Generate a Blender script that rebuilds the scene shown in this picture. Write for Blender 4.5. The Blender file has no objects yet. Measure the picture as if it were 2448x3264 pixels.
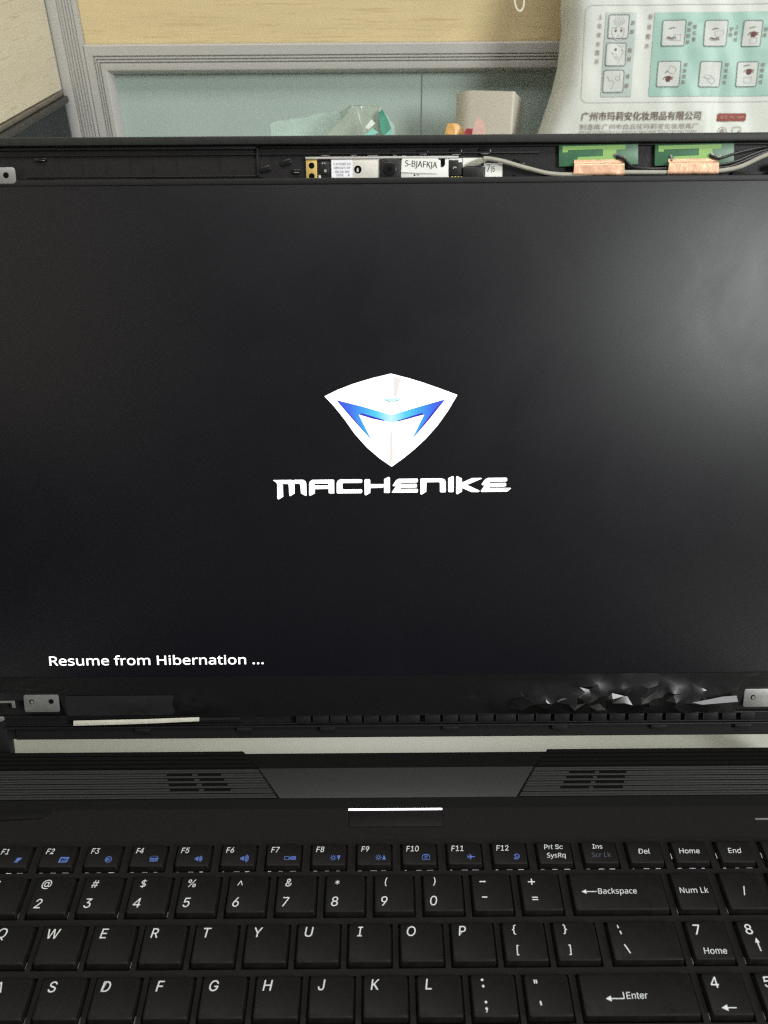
import bpy, bmesh, math, random
from mathutils import Vector, Matrix, noise
random.seed(7)
S = bpy.context.scene
COL = S.collection
MM = 0.001

# ------------------------------------------------------------------ camera
ZK = 27.5                                   # key tops above the desk, mm
PITCH = math.radians(35.0)
cam = bpy.data.cameras.new('camera')
cam.sensor_fit = 'VERTICAL'; cam.sensor_height = 36.0; cam.lens = 2735.0 / 3264.0 * 36.0
cam.clip_start = 0.01; cam.clip_end = 50
camo = bpy.data.objects.new('camera', cam); COL.objects.link(camo)
f = Vector((0, math.cos(PITCH), -math.sin(PITCH))); dn = Vector((0, -math.sin(PITCH), -math.cos(PITCH))); r = Vector((1, 0, 0))
c, s = math.cos(0.0075), math.sin(0.0075)
rx = r * c + dn * s; dx = dn * c - r * s
rot = Matrix((rx, -dx, -f)).transposed()
camo.matrix_world = Matrix.Translation((-0.0041, -0.2454, 0.0275 + 0.29987)) @ rot.to_4x4()
cam.dof.use_dof = True; cam.dof.focus_distance = 0.41; cam.dof.aperture_fstop = 22.0
S.camera = camo
S.render.resolution_x = 768; S.render.resolution_y = 1024

# ------------------------------------------------------------------ world, lamps, exposure
W = bpy.data.worlds.new('World'); S.world = W; W.use_nodes = True
bg = W.node_tree.nodes['Background']; bg.inputs[0].default_value = (0.93, 0.98, 1.0, 1); bg.inputs[1].default_value = 0.13
def area(name, loc, target, sx, sy, power, col):
    l = bpy.data.lights.new(name, 'AREA'); l.shape = 'RECTANGLE'; l.size = sx; l.size_y = sy; l.energy = power; l.color = col
    o = bpy.data.objects.new(name, l); COL.objects.link(o); o.location = loc
    o.rotation_euler = (Vector(target) - Vector(loc)).to_track_quat('-Z', 'Y').to_euler()
    return o
area('window_light', (1.50, -1.10, 1.10), (0.1, 0.25, 0.2), 0.55, 0.75, 40, (0.97, 1.0, 0.97))
area('left_haze_fill', (-1.45, -1.2, 1.05), (-0.1, 0.2, 0.2), 0.7, 0.8, 7, (1.0, 0.98, 0.95))  # added fill lamp, puts a weak haze on the screen's left side
area('ceiling_light', (0.1, -0.42, 2.1), (0.1, 0.3, 0.1), 1.2, 0.5, 27, (1.0, 0.97, 0.92))
area('desk_strip_fill', (-0.2, 1.9, 2.0), (0.0, 0.1, 0.0), 1.2, 0.35, 28, (1.0, 0.98, 0.94))  # added fill lamp, brightens the desk strip behind the lid
S.view_settings.view_transform = 'Standard'; S.view_settings.look = 'None'
S.view_settings.exposure = 0.0; S.view_settings.gamma = 1.0
S.cycles.use_denoising = False
S.cycles.max_bounces = 8
S.cycles.filter_width = 1.25

# ------------------------------------------------------------------ materials
def mat(name, col, rough=0.5, metal=0.0, spec=0.5, bump=None, vary=None, emit=None, alpha=1.0, stretch=None, trans=0.0, smear=None):
    m = bpy.data.materials.new(name); m.use_nodes = True
    nt = m.node_tree; b = nt.nodes['Principled BSDF']
    b.inputs['Base Color'].default_value = (*col, 1); b.inputs['Roughness'].default_value = rough
    b.inputs['Metallic'].default_value = metal; b.inputs['Specular IOR Level'].default_value = spec
    b.inputs['Alpha'].default_value = alpha; b.inputs['Transmission Weight'].default_value = trans
    if emit:
        b.inputs['Emission Color'].default_value = (*emit[0], 1); b.inputs['Emission Strength'].default_value = emit[1]
    if bump or vary or smear:
        tc = nt.nodes.new('ShaderNodeTexCoord'); mp = nt.nodes.new('ShaderNodeMapping')
        nt.links.new(tc.outputs['Object'], mp.inputs[0])
        if stretch: mp.inputs['Scale'].default_value = stretch
    if smear:
        n = nt.nodes.new('ShaderNodeTexNoise'); n.inputs['Scale'].default_value = smear[0]; n.inputs['Detail'].default_value = 4; n.inputs['Distortion'].default_value = 1.5
        mr = nt.nodes.new('ShaderNodeMapRange'); mr.inputs[1].default_value = 0.3; mr.inputs[2].default_value = 0.7; mr.inputs[3].default_value = rough - smear[1]; mr.inputs[4].default_value = rough + smear[1]
        nt.links.new(mp.outputs[0], n.inputs['Vector']); nt.links.new(n.outputs['Fac'], mr.inputs[0]); nt.links.new(mr.outputs[0], b.inputs['Roughness'])
    if bump:
        n = nt.nodes.new('ShaderNodeTexNoise'); n.inputs['Scale'].default_value = bump[0]; n.inputs['Detail'].default_value = 3
        bp = nt.nodes.new('ShaderNodeBump'); bp.inputs['Strength'].default_value = bump[1]; bp.inputs['Distance'].default_value = bump[2]
        nt.links.new(mp.outputs[0], n.inputs['Vector']); nt.links.new(n.outputs['Fac'], bp.inputs['Height']); nt.links.new(bp.outputs[0], b.inputs['Normal'])
    if vary:
        n = nt.nodes.new('ShaderNodeTexNoise'); n.inputs['Scale'].default_value = vary[0]; n.inputs['Detail'].default_value = 5; n.inputs['Roughness'].default_value = 0.65
        rp = nt.nodes.new('ShaderNodeValToRGB'); rp.color_ramp.elements[0].position = 0.3; rp.color_ramp.elements[1].position = 0.7
        rp.color_ramp.elements[0].color = (*[v * (1 - vary[1]) for v in col], 1); rp.color_ramp.elements[1].color = (*[min(1, v * (1 + vary[1])) for v in col], 1)
        nt.links.new(mp.outputs[0], n.inputs['Vector']); nt.links.new(n.outputs['Fac'], rp.inputs[0]); nt.links.new(rp.outputs[0], b.inputs['Base Color'])
    return m

def wood(name, col, axis):
    """pale oak laminate, grain along world x (axis 0) or y (axis 1)"""
    m = bpy.data.materials.new(name); m.use_nodes = True; nt = m.node_tree; b = nt.nodes['Principled BSDF']
    b.inputs['Roughness'].default_value = 0.45; b.inputs['Specular IOR Level'].default_value = 0.3
    tc = nt.nodes.new('ShaderNodeTexCoord'); mp = nt.nodes.new('ShaderNodeMapping'); nt.links.new(tc.outputs['Object'], mp.inputs[0])
    sc = [110, 110, 110]; sc[axis] = 5; mp.inputs['Scale'].default_value = sc
    n1 = nt.nodes.new('ShaderNodeTexNoise'); n1.inputs['Scale'].default_value = 1.0; n1.inputs['Detail'].default_value = 6; n1.inputs['Distortion'].default_value = 0.8
    nt.links.new(mp.outputs[0], n1.inputs['Vector'])
    mp2 = nt.nodes.new('ShaderNodeMapping'); sc2 = [760, 760, 760]; sc2[axis] = 22; mp2.inputs['Scale'].default_value = sc2
    nt.links.new(tc.outputs['Object'], mp2.inputs[0])
    n2 = nt.nodes.new('ShaderNodeTexNoise'); n2.inputs['Scale'].default_value = 1.0; n2.inputs['Detail'].default_value = 2; n2.inputs['Distortion'].default_value = 0.5
    nt.links.new(mp2.outputs[0], n2.inputs['Vector'])
    r1 = nt.nodes.new('ShaderNodeValToRGB'); r1.color_ramp.elements[0].position = 0.32; r1.color_ramp.elements[1].position = 0.68
    r1.color_ramp.elements[0].color = (*[v * 0.96 for v in col], 1); r1.color_ramp.elements[1].color = (*[v * 1.03 for v in col], 1)
    nt.links.new(n1.outputs['Fac'], r1.inputs[0])
    r2 = nt.nodes.new('ShaderNodeValToRGB'); r2.color_ramp.elements[0].position = 0.33; r2.color_ramp.elements[1].position = 0.42
    r2.color_ramp.elements[0].color = (0.84, 0.81, 0.75, 1); r2.color_ramp.elements[1].color = (1, 1, 1, 1)
    nt.links.new(n2.outputs['Fac'], r2.inputs[0])
    mx = nt.nodes.new('ShaderNodeMix'); mx.data_type = 'RGBA'; mx.blend_type = 'MULTIPLY'; mx.inputs[0].default_value = 1.0
    nt.links.new(r1.outputs[0], mx.inputs[6]); nt.links.new(r2.outputs[0], mx.inputs[7]); nt.links.new(mx.outputs[2], b.inputs['Base Color'])
    return m

M = {}
M['key'] = mat('key_plastic', (0.0047, 0.0040, 0.0036), 0.58, spec=0.2, bump=(2200, 0.25, 0.0002), vary=(900, 0.2), smear=(130, 0.13))
M['frame'] = mat('keyboard_frame_plastic', (0.0052, 0.0045, 0.0041), 0.62, spec=0.2, bump=(1800, 0.25, 0.0002), vary=(500, 0.15))
M['tray'] = mat('keyboard_tray_black', (0.003, 0.003, 0.003), 0.7, spec=0.2)
M['deck'] = mat('deck_plastic', (0.0055, 0.0049, 0.0045), 0.6, spec=0.22, bump=(1500, 0.25, 0.0002), vary=(400, 0.15))
M['step'] = mat('shaded_step_plastic', (0.0035, 0.0034, 0.0032), 0.65, spec=0.15, bump=(1500, 0.2, 0.0002))  # near-black: shade of the step and rear slope put into the colour
M['bridge'] = mat('bridge_grey_paint', (0.0235, 0.0235, 0.024), 0.5, spec=0.3, bump=(2600, 0.3, 0.0001), vary=(1500, 0.18))
M['slat'] = mat('slat_paint', (0.024, 0.024, 0.0245), 0.5, spec=0.3, bump=(2600, 0.3, 0.0001), vary=(1500, 0.15))
M['void'] = mat('vent_void', (0.0015, 0.0015, 0.0015), 0.8, spec=0.1)
M['shell'] = mat('lid_shell_plastic', (0.0100, 0.0090, 0.0096), 0.5, spec=0.3, bump=(900, 0.3, 0.0003), vary=(250, 0.25))
M['rim'] = mat('lid_rim_plastic', (0.017, 0.0178, 0.017), 0.55, spec=0.3, bump=(1200, 0.3, 0.0002), vary=(300, 0.2))
M['shelldark'] = mat('lid_shell_recess', (0.006, 0.006, 0.006), 0.5, spec=0.4)
M['glossblack'] = mat('moulded_gloss_black', (0.008, 0.008, 0.008), 0.22, spec=0.5)
M['screen'] = mat('matte_display', (0.0038, 0.0036, 0.0048), 0.40, spec=0.33, bump=(6000, 0.15, 0.0001), smear=(22, 0.025), emit=((0.27, 0.23, 0.48), 0.0060))
M['bezelmetal'] = mat('display_edge', (0.011, 0.0105, 0.011), 0.55, spec=0.3, bump=(600, 0.2, 0.0003))
M['glow'] = mat('display_white', (0.8, 0.8, 0.8), 0.5, emit=((1, 1, 0.985), 1.15))
M['legend'] = mat('key_legend_white', (0.48, 0.49, 0.48), 0.6, spec=0.2, emit=((0.90, 0.96, 0.92), 0.19))
M['legenddim'] = mat('key_legend_faint', (0.05, 0.055, 0.085), 0.6, spec=0.2, emit=((0.5, 0.6, 1.0), 0.035))
M['legendblue'] = mat('key_legend_blue', (0.07, 0.12, 0.36), 0.6, spec=0.2, emit=((0.25, 0.45, 1.0), 0.11))
M['backlight'] = mat('keyboard_backlight', (0.5, 0.5, 0.5), 0.5, emit=((0.80, 0.80, 1.0), 0.42))
M['backlightlow'] = mat('keyboard_backlight_faint', (0.2, 0.2, 0.2), 0.5, emit=((0.80, 0.80, 1.0), 0.13))
M['backlightmid'] = mat('keyboard_backlight_mid', (0.2, 0.2, 0.2), 0.5, emit=((0.80, 0.80, 1.0), 0.24))
M['backlighthi'] = mat('keyboard_backlight_strong', (0.5, 0.5, 0.5), 0.5, emit=((0.78, 0.82, 1.0), 0.8))
M['bar'] = mat('power_light_strip', (0.8, 0.8, 0.8), 0.5, emit=((0.93, 0.90, 1.0), 2.2))
M['steel'] = mat('bracket_steel', (0.42, 0.42, 0.40), 0.42, 0.85, bump=(700, 0.1, 0.0002), vary=(300, 0.08))
M['silver'] = mat('webcam_shield', (0.60, 0.58, 0.53), 0.48, 0.25, bump=(900, 0.2, 0.0002), vary=(500, 0.06))
M['gold'] = mat('gold_pad', (0.60, 0.42, 0.14), 0.45, 0.35)
M['goldbright'] = mat('gold_contact', (0.95, 0.78, 0.20), 0.35, 0.3)
M['paper'] = mat('white_sticker', (0.76, 0.76, 0.72), 0.6, spec=0.3, bump=(400, 0.1, 0.0003))
M['sticker'] = mat('violet_white_sticker', (0.78, 0.77, 0.82), 0.6, spec=0.3)
M['ink'] = mat('black_ink', (0.03, 0.03, 0.03), 0.7, spec=0.2)
M['greyink'] = mat('grey_ink', (0.16, 0.15, 0.17), 0.7, spec=0.2)
M['blackpart'] = mat('black_component', (0.010, 0.010, 0.010), 0.45, spec=0.4, bump=(1200, 0.3, 0.0003))
M['pcb'] = mat('green_circuit_board', (0.05, 0.14, 0.075), 0.4, spec=0.4, vary=(400, 0.12))
M['trace'] = mat('light_green_trace', (0.25, 0.43, 0.13), 0.4, spec=0.4)
M['solder'] = mat('solder', (0.70, 0.70, 0.68), 0.25, 0.9)
M['copper'] = mat('copper_foil', (0.78, 0.47, 0.31), 0.38, 0.4, bump=(350, 0.4, 0.0006), vary=(200, 0.08))
M['cable'] = mat('grey_cable', (0.36, 0.345, 0.29), 0.6, spec=0.3, bump=(900, 0.25, 0.0003), vary=(250, 0.12))
M['wire'] = mat('black_wire', (0.010, 0.010, 0.010), 0.4, spec=0.5)
M['tape'] = mat('black_film', (0.003, 0.0028, 0.0028), 0.31, spec=0.6, bump=(160, 0.15, 0.0004))
M['tapegrey'] = mat('grey_film', (0.011, 0.011, 0.0118), 0.4, spec=0.5, bump=(200, 0.3, 0.0005))
M['foam'] = mat('cream_foam_strip', (0.52, 0.51, 0.43), 0.7, spec=0.2, bump=(500, 0.4, 0.0005), vary=(300, 0.1))
M['clear'] = mat('clear_film_highlight', (0.36, 0.36, 0.37), 0.2, 0.3, bump=(300, 0.4, 0.0004))  # clear film end, its bright highlight painted in as light grey
M['alu'] = mat('grey_aluminium', (0.47, 0.46, 0.44), 0.45, 0.1, spec=0.4, vary=(300, 0.03))
M['groove'] = mat('aluminium_groove', (0.20, 0.196, 0.188), 0.5, 0.15)
M['pane'] = mat('teal_panel', (0.385, 0.465, 0.43), 0.35, spec=0.4, vary=(9, 0.05))
M['woodback'] = wood('oak_laminate_back', (0.635, 0.515, 0.295), 0)
M['woodleft'] = wood('oak_laminate_side', (0.68, 0.61, 0.465), 1)
M['darkrail'] = mat('dark_rail', (0.05, 0.045, 0.04), 0.5, vary=(60, 0.25))
M['browntrim'] = mat('brown_trim', (0.15, 0.13, 0.10), 0.5, vary=(60, 0.15))
M['darkpanel'] = mat('slate_panel', (0.022, 0.027, 0.032), 0.5, spec=0.35, vary=(200, 0.12))
M['seal'] = mat('rail_seal', (0.012, 0.010, 0.009), 0.6)
M['desk'] = mat('desk_laminate', (0.52, 0.53, 0.46), 0.35, spec=0.4, vary=(40, 0.03))
M['deskedge'] = mat('desk_edge_band', (0.30, 0.30, 0.28), 0.5)
M['bag'] = mat('white_bag_plastic', (0.56, 0.58, 0.54), 0.42, spec=0.4, bump=(70, 0.12, 0.002), vary=(25, 0.03))
M['mint'] = mat('mint_print', (0.30, 0.46, 0.40), 0.42, spec=0.4, vary=(60, 0.05))
M['mintpale'] = mat('pale_mint_print', (0.38, 0.44, 0.41), 0.42, spec=0.4)
M['card'] = mat('picture_white', (0.50, 0.52, 0.49), 0.45, spec=0.35)
M['brownink'] = mat('brown_print', (0.13, 0.075, 0.06), 0.5, spec=0.3)
M['softink'] = mat('grey_brown_print', (0.27, 0.22, 0.20), 0.5, spec=0.3)
M['lineink'] = mat('dark_line_print', (0.10, 0.12, 0.11), 0.5, spec=0.3)
M['paleink'] = mat('pale_line_print', (0.50, 0.50, 0.49), 0.5, spec=0.3)
M['eyeprint'] = mat('eye_print', (0.11, 0.035, 0.025), 0.5, spec=0.3)
M['redprint'] = mat('red_brown_print', (0.23, 0.045, 0.03), 0.5, spec=0.3)
M['pinkprint'] = mat('pink_print', (0.50, 0.26, 0.22), 0.5, spec=0.3)
M['cream'] = mat('cream_plastic', (0.62, 0.58, 0.49), 0.5, spec=0.4, vary=(40, 0.03))
M['orange'] = mat('orange_wrapper', (0.70, 0.40, 0.13), 0.3, spec=0.5, bump=(120, 0.3, 0.002))
M['red'] = mat('red_wrapper', (0.42, 0.06, 0.07), 0.3, spec=0.5, bump=(120, 0.3, 0.002))
M['pink'] = mat('pink_wrapper', (0.58, 0.36, 0.31), 0.35, spec=0.5, bump=(120, 0.3, 0.002))
M['film'] = mat('clear_bag_film', (0.38, 0.44, 0.37), 0.3, spec=0.5, alpha=0.62, bump=(60, 0.4, 0.003), vary=(50, 0.15))
M['filmpale'] = mat('pale_bag_film', (0.55, 0.72, 0.64), 0.3, spec=0.5, alpha=0.55, bump=(60, 0.4, 0.003), vary=(40, 0.12))
M['filmgreen'] = mat('green_bag_print', (0.07, 0.27, 0.19), 0.35, spec=0.5, vary=(60, 0.2))
M['filmteal'] = mat('teal_bag_print', (0.24, 0.56, 0.48), 0.35, spec=0.5)
M['filmwhite'] = mat('white_bag_print', (0.70, 0.76, 0.70), 0.4, spec=0.5)
M['string'] = mat('white_string', (0.70, 0.66, 0.55), 0.7)
M['logoblue'] = None
def logo_blue():
    m = bpy.data.materials.new('logo_blue_print'); m.use_nodes = True; nt = m.node_tree; b = nt.nodes['Principled BSDF']
    tc = nt.nodes.new('ShaderNodeTexCoord'); sp = nt.nodes.new('ShaderNodeSeparateXYZ'); ab = nt.nodes.new('ShaderNodeMath'); ab.operation = 'ABSOLUTE'
    ad = nt.nodes.new('ShaderNodeMath'); ad.operation = 'ADD'; ad.inputs[1].default_value = 0.0009
    ml = nt.nodes.new('ShaderNodeMath'); ml.operation = 'MULTIPLY'; ml.inputs[1].default_value = 1 / 0.022
    rp = nt.nodes.new('ShaderNodeValToRGB'); e = rp.color_ramp.elements
    e[0].position = 0.0; e[0].color = (0.62, 1.0, 1.0, 1); e[1].position = 1.0; e[1].color = (0.02, 0.05, 0.75, 1)
    for p, cc in ((0.25, (0.09, 0.72, 0.98, 1)), (0.5, (0.04, 0.40, 0.95, 1)), (0.75, (0.03, 0.16, 0.92, 1))):
        x = e.new(p); x.color = cc
    nt.links.new(tc.outputs['Object'], sp.inputs[0]); nt.links.new(sp.outputs[0], ad.inputs[0]); nt.links.new(ad.outputs[0], ab.inputs[0])
    nt.links.new(ab.outputs[0], ml.inputs[0]); nt.links.new(ml.outputs[0], rp.inputs[0]); nt.links.new(rp.outputs[0], b.inputs['Emission Color'])
    b.inputs['Emission Strength'].default_value = 0.95; b.inputs['Base Color'].default_value = (0.02, 0.02, 0.02, 1)
    return m
M['logoblue'] = logo_blue()
M['logodeep'] = mat('logo_indigo_print', (0.01, 0.01, 0.01), 0.5, emit=((0.035, 0.015, 0.60), 0.9))
M['logocyan'] = mat('logo_cyan_print', (0.01, 0.01, 0.01), 0.5, emit=((0.62, 0.93, 0.95), 1.0))
M['logogrey'] = mat('logo_grey_print', (0.01, 0.01, 0.01), 0.5, emit=((0.20, 0.30, 0.31), 1.0))
M['logobeige'] = mat('logo_beige_print', (0.01, 0.01, 0.01), 0.5, emit=((0.90, 0.84, 0.79), 1.0))

# ------------------------------------------------------------------ mapping from part coordinates (mm) to metres
TH = math.radians(22)
LU = Vector((0, math.sin(TH), math.cos(TH))); LN = Vector((0, -math.cos(TH), math.sin(TH))); FOOT = Vector((0, 6.0, ZK - 4))
def ID(x, y, z): return Vector((x, y, z)) * MM
def LID(x, sx, n): return (FOOT + Vector((x, 0, 0)) + LU * sx + LN * n) * MM       # x across, s up the lid, n towards the user
TB = math.radians(16)
BU = Vector((0, math.sin(TB), math.cos(TB))); BN = Vector((0, -math.cos(TB), math.sin(TB))); B0 = Vector((0, 484.85, 0))
EDGE = [(0, 118), (120, 121), (178, 132.5), (190, 137), (214, 144.5), (233, 148.5), (264, 150.5), (278, 148.5), (330, 153), (430, 160), (470, 175)]
def edge(b):
    for (b0, a0), (b1, a1) in zip(EDGE, EDGE[1:]):
        if b <= b1: return a0 + (a1 - a0) * max(0, (b - b0)) / (b1 - b0)
    return EDGE[-1][1]
def bag_disp(a, b):
    d = a - edge(b)
    t = min(1, max(0, d / 22)); rim = -34 * (1 - math.sqrt(max(0, 1 - (1 - t) ** 2.4)))
    d2 = 470 - a; t2 = min(1, max(0, d2 / 22)); rim = min(rim, -34 * (1 - math.sqrt(max(0, 1 - (1 - t2) ** 2.4))))
    w = 2.6 * noise.noise(Vector((a / 45, b / 60, 3))) + 1.3 * noise.noise(Vector((a / 16 + b / 60, b / 34, 9))) + 1.1 * (0.5 - abs(noise.noise(Vector((a / 26 - b / 40, b / 22, 5)))))
    w += 1.8 * max(0, 1 - abs((a - 272) + (b - 180) * 0.08) / 9) * max(0, 1 - abs(b - 190) / 60)
    return rim + w * min(1, max(0, d / 14))
def BAGP(a, b, n): return (B0 + Vector((a, 0, 0)) + BU * b + BN * n) * MM
def BAG(a, b, n): return BAGP(a, b, n + bag_disp(a, b))

# ------------------------------------------------------------------ mesh helpers
class MB:
    def __init__(s, fm=ID): s.v = []; s.f = []; s.m = []; s.fm = fm; s.mi = 0
    def add(s, vs, fs):
        k = len(s.v); s.v += [s.fm(*p) for p in vs]; s.f += [tuple(i + k for i in q) for q in fs]; s.m += [s.mi] * len(fs); return s
    def box(s, x0, x1, y0, y1, z0, z1):
        return s.add([(x0, y0, z0), (x1, y0, z0), (x1, y1, z0), (x0, y1, z0), (x0, y0, z1), (x1, y0, z1), (x1, y1, z1), (x0, y1, z1)],
                     [(0, 3, 2, 1), (4, 5, 6, 7), (0, 1, 5, 4), (1, 2, 6, 5), (2, 3, 7, 6), (3, 0, 4, 7)])
    def prism(s, pts, n0, n1):
        k = len(pts)
        return s.add([(x, y, n0) for x, y in pts] + [(x, y, n1) for x, y in pts],
                     [tuple(range(k))[::-1], tuple(range(k, 2 * k))] + [(i, (i + 1) % k, k + (i + 1) % k, k + i) for i in range(k)])
    def flat(s, pts, n): return s.add([(x, y, n) for x, y in pts], [tuple(range(len(pts)))])
    def sheet(s, a0, a1, b0, b1, n, na, nb):
        vs = [(a0 + (a1 - a0) * i / na, b0 + (b1 - b0) * j / nb, n) for j in range(nb + 1) for i in range(na + 1)]
        return s.add(vs, [(j * (na + 1) + i, j * (na + 1) + i + 1, (j + 1) * (na + 1) + i + 1, (j + 1) * (na + 1) + i) for j in range(nb) for i in range(na)])
    def ring(s, cx, cy, r0, r1, n, k=20, a0=0, a1=360, ey=1.0):
        full = a1 - a0 >= 360; cnt = k if full else k + 1
        vs = []
        for i in range(cnt):
            t = math.radians(a0 + (a1 - a0) * i / k)
            vs += [(cx + r0 * math.cos(t), cy + r0 * ey * math.sin(t), n), (cx + r1 * math.cos(t), cy + r1 * ey * math.sin(t), n)]
        fs = []
        for i in range(k):
            j = (i + 1) % cnt; fs.append((2 * i, 2 * i + 1, 2 * j + 1, 2 * j))
        return s.add(vs, fs)
    def disc(s, cx, cy, r, n, k=16, ey=1.0):
        return s.flat([(cx + r * math.cos(6.28319 * i / k), cy + r * ey * math.sin(6.28319 * i / k)) for i in range(k)], n)
    def cyl(s, cx, cy, r, n0, n1, k=16):
        return s.prism([(cx + r * math.cos(6.28319 * i / k), cy + r * math.sin(6.28319 * i / k)) for i in range(k)], n0, n1)
    def line(s, pts, w, n):
        for (x0, y0), (x1, y1) in zip(pts, pts[1:]):
            l = math.hypot(x1 - x0, y1 - y0) or 1; ux, uy = -(y1 - y0) / l * w / 2, (x1 - x0) / l * w / 2
            s.flat([(x0 - ux, y0 - uy), (x1 - ux, y1 - uy), (x1 + ux, y1 + uy), (x0 + ux, y0 + uy)], n)
        return s
    def frame(s, x0, x1, y0, y1, w, n, rad=0, lean=0):
        o = rrect(x0, x1, y0, y1, rad); i = rrect(x0 + w, x1 - w, y0 + w, y1 - w, max(rad - w, 0.01) if rad else 0)
        k = len(o); sh = lambda p: (p[0] + (p[1] - y0) * lean, p[1], n)
        return s.add([sh(p) for p in o] + [sh(p) for p in i], [(a, (a + 1) % k, k + (a + 1) % k, k + a) for a in range(k)])
    def tube(s, pts, r, k=10):
        P = [Vector(p) for p in pts]; rings = []
        for i, p in enumerate(P):
            t = (P[min(i + 1, len(P) - 1)] - P[max(i - 1, 0)]).normalized(); u = t.cross(Vector((0, 0, 1)))
            if u.length < 1e-4: u = Vector((1, 0, 0))
            u.normalize(); w = u.cross(t)
            rings.append([tuple(p + (u * math.cos(6.28319 * a / k) + w * math.sin(6.28319 * a / k)) * r) for a in range(k)])
        fs = [(i * k + a, i * k + (a + 1) % k, (i + 1) * k + (a + 1) % k, (i + 1) * k + a) for i in range(len(P) - 1) for a in range(k)]
        fs += [tuple(range(k))[::-1], tuple(range((len(P) - 1) * k, len(P) * k))]
        return s.add([q for g in rings for q in g], fs)
    def mesh(s, name, smooth=False, bev=0.0, seg=2, recalc=True, ang=35):
        me = bpy.data.meshes.new(name); me.from_pydata([tuple(v) for v in s.v], [], s.f)
        for p, mi in zip(me.polygons, s.m): p.material_index = mi
        bm = bmesh.new(); bm.from_mesh(me)
        if recalc: bmesh.ops.recalc_face_normals(bm, faces=bm.faces)
        if bev:
            es = [e for e in bm.edges if len(e.link_faces) == 2 and e.calc_face_angle(0) > math.radians(30)]
            bmesh.ops.bevel(bm, geom=es, offset=bev * MM, segments=seg, affect='EDGES', profile=0.5, clamp_overlap=True)
        bm.to_mesh(me); bm.free()
        if smooth or bev:
            for p in me.polygons: p.use_smooth = True
            try: me.set_sharp_from_angle(angle=math.radians(ang))
            except Exception: pass
        return me
    def obj(s, name, mats, parent=None, label=None, **kw):
        return put(name, s.mesh(name, **kw), mats, parent, label)

def put(name, me, mats, parent=None, label=None):
    if not isinstance(mats, (list, tuple)): mats = [mats]
    if not me.materials:
        for m in mats: me.materials.append(M[m])
    o = bpy.data.objects.new(name, me); COL.objects.link(o)
    if parent is not None: o.parent = parent
    if label: o['label'] = label
    return o
def rrect(x0, x1, y0, y1, rad, k=4):
    if not rad: return [(x0, y0), (x1, y0), (x1, y1), (x0, y1)]
    out = []
    for cx, cy, a in ((x1 - rad, y0 + rad, -90), (x1 - rad, y1 - rad, 0), (x0 + rad, y1 - rad, 90), (x0 + rad, y0 + rad, 180)):
        for i in range(k + 1):
            t = math.radians(a + 90 * i / k); out.append((cx + rad * math.cos(t), cy + rad * math.sin(t)))
    return out
def spline(pts, n=8):
    P = [Vector(p) for p in pts]; P = [P[0] * 2 - P[1]] + P + [P[-1] * 2 - P[-2]]; out = []
    for i in range(1, len(P) - 2):
        a, b, cc, d = P[i - 1:i + 3]
        for k in range(n):
            t = k / n; out.append(tuple(0.5 * ((2 * b) + (cc - a) * t + (2 * a - 5 * b + 4 * cc - d) * t * t + (3 * b - a - 3 * cc + d) * t ** 3)))
    out.append(tuple(P[-2])); return out
def thing(name, label, cat, loc=(0, 0, 0), group=None):
    o = bpy.data.objects.new(name, None); COL.objects.link(o); o.location = loc; o.empty_display_size = 0.02
    o['label'] = label; o['category'] = cat; o['kind'] = 'thing'
    if group: o['group'] = group
    return o

_txt = {}
FONT = None
try:                                                                                 # the sans face that ships inside Blender
    import os
    _fd = os.path.join(bpy.utils.system_resource('DATAFILES'), 'fonts')
    FONT = (bpy.data.fonts.load(os.path.join(_fd, 'Inter.woff2')), bpy.data.fonts.load(os.path.join(_fd, 'NotoSansHebrew-Regular.woff2')))
except Exception:
    FONT = None
def glyphs(body, weight=0.0):
    """flat outline of a word in the built-in font: vertices and faces, unit = capital height, origin at the left of the baseline"""
    key = (body, weight)
    if key not in _txt:
        def conv(t):
            cu = bpy.data.curves.new('lettering', 'FONT'); cu.body = t; cu.size = 1; cu.offset = weight if not (FONT and t.isascii()) else 0; cu.resolution_u = 3
            if FONT and t.isascii(): cu.font = FONT[1 if set(t) & set('KMRQ4$^{}k') else 0]
            o = bpy.data.objects.new('lettering', cu); COL.objects.link(o)
            dg = bpy.context.evaluated_depsgraph_get(); me = bpy.data.meshes.new_from_object(o.evaluated_get(dg))
            vs = [(v.co.x, v.co.y) for v in me.vertices]; fs = [tuple(p.vertices) for p in me.polygons]
            COL.objects.unlink(o); bpy.data.objects.remove(o); bpy.data.curves.remove(cu); bpy.data.meshes.remove(me)
            return vs, fs
        fi = 2 if not body.isascii() else 1 if set(body) & set('KMRQ4$^{}k') else 0; ck = 'cap%d' % fi
        if ck not in _txt:
            hv, _ = conv(('H', 'HK', '市')[fi]); _txt[ck] = max(y for x, y in hv)
        vs, fs = conv(body); k = 1 / _txt[ck]; vs = [(x * k, y * k) for x, y in vs]
        x0 = min(x for x, y in vs); _txt[key] = ([(x - x0, y) for x, y in vs], fs)
    return _txt[key]
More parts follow.
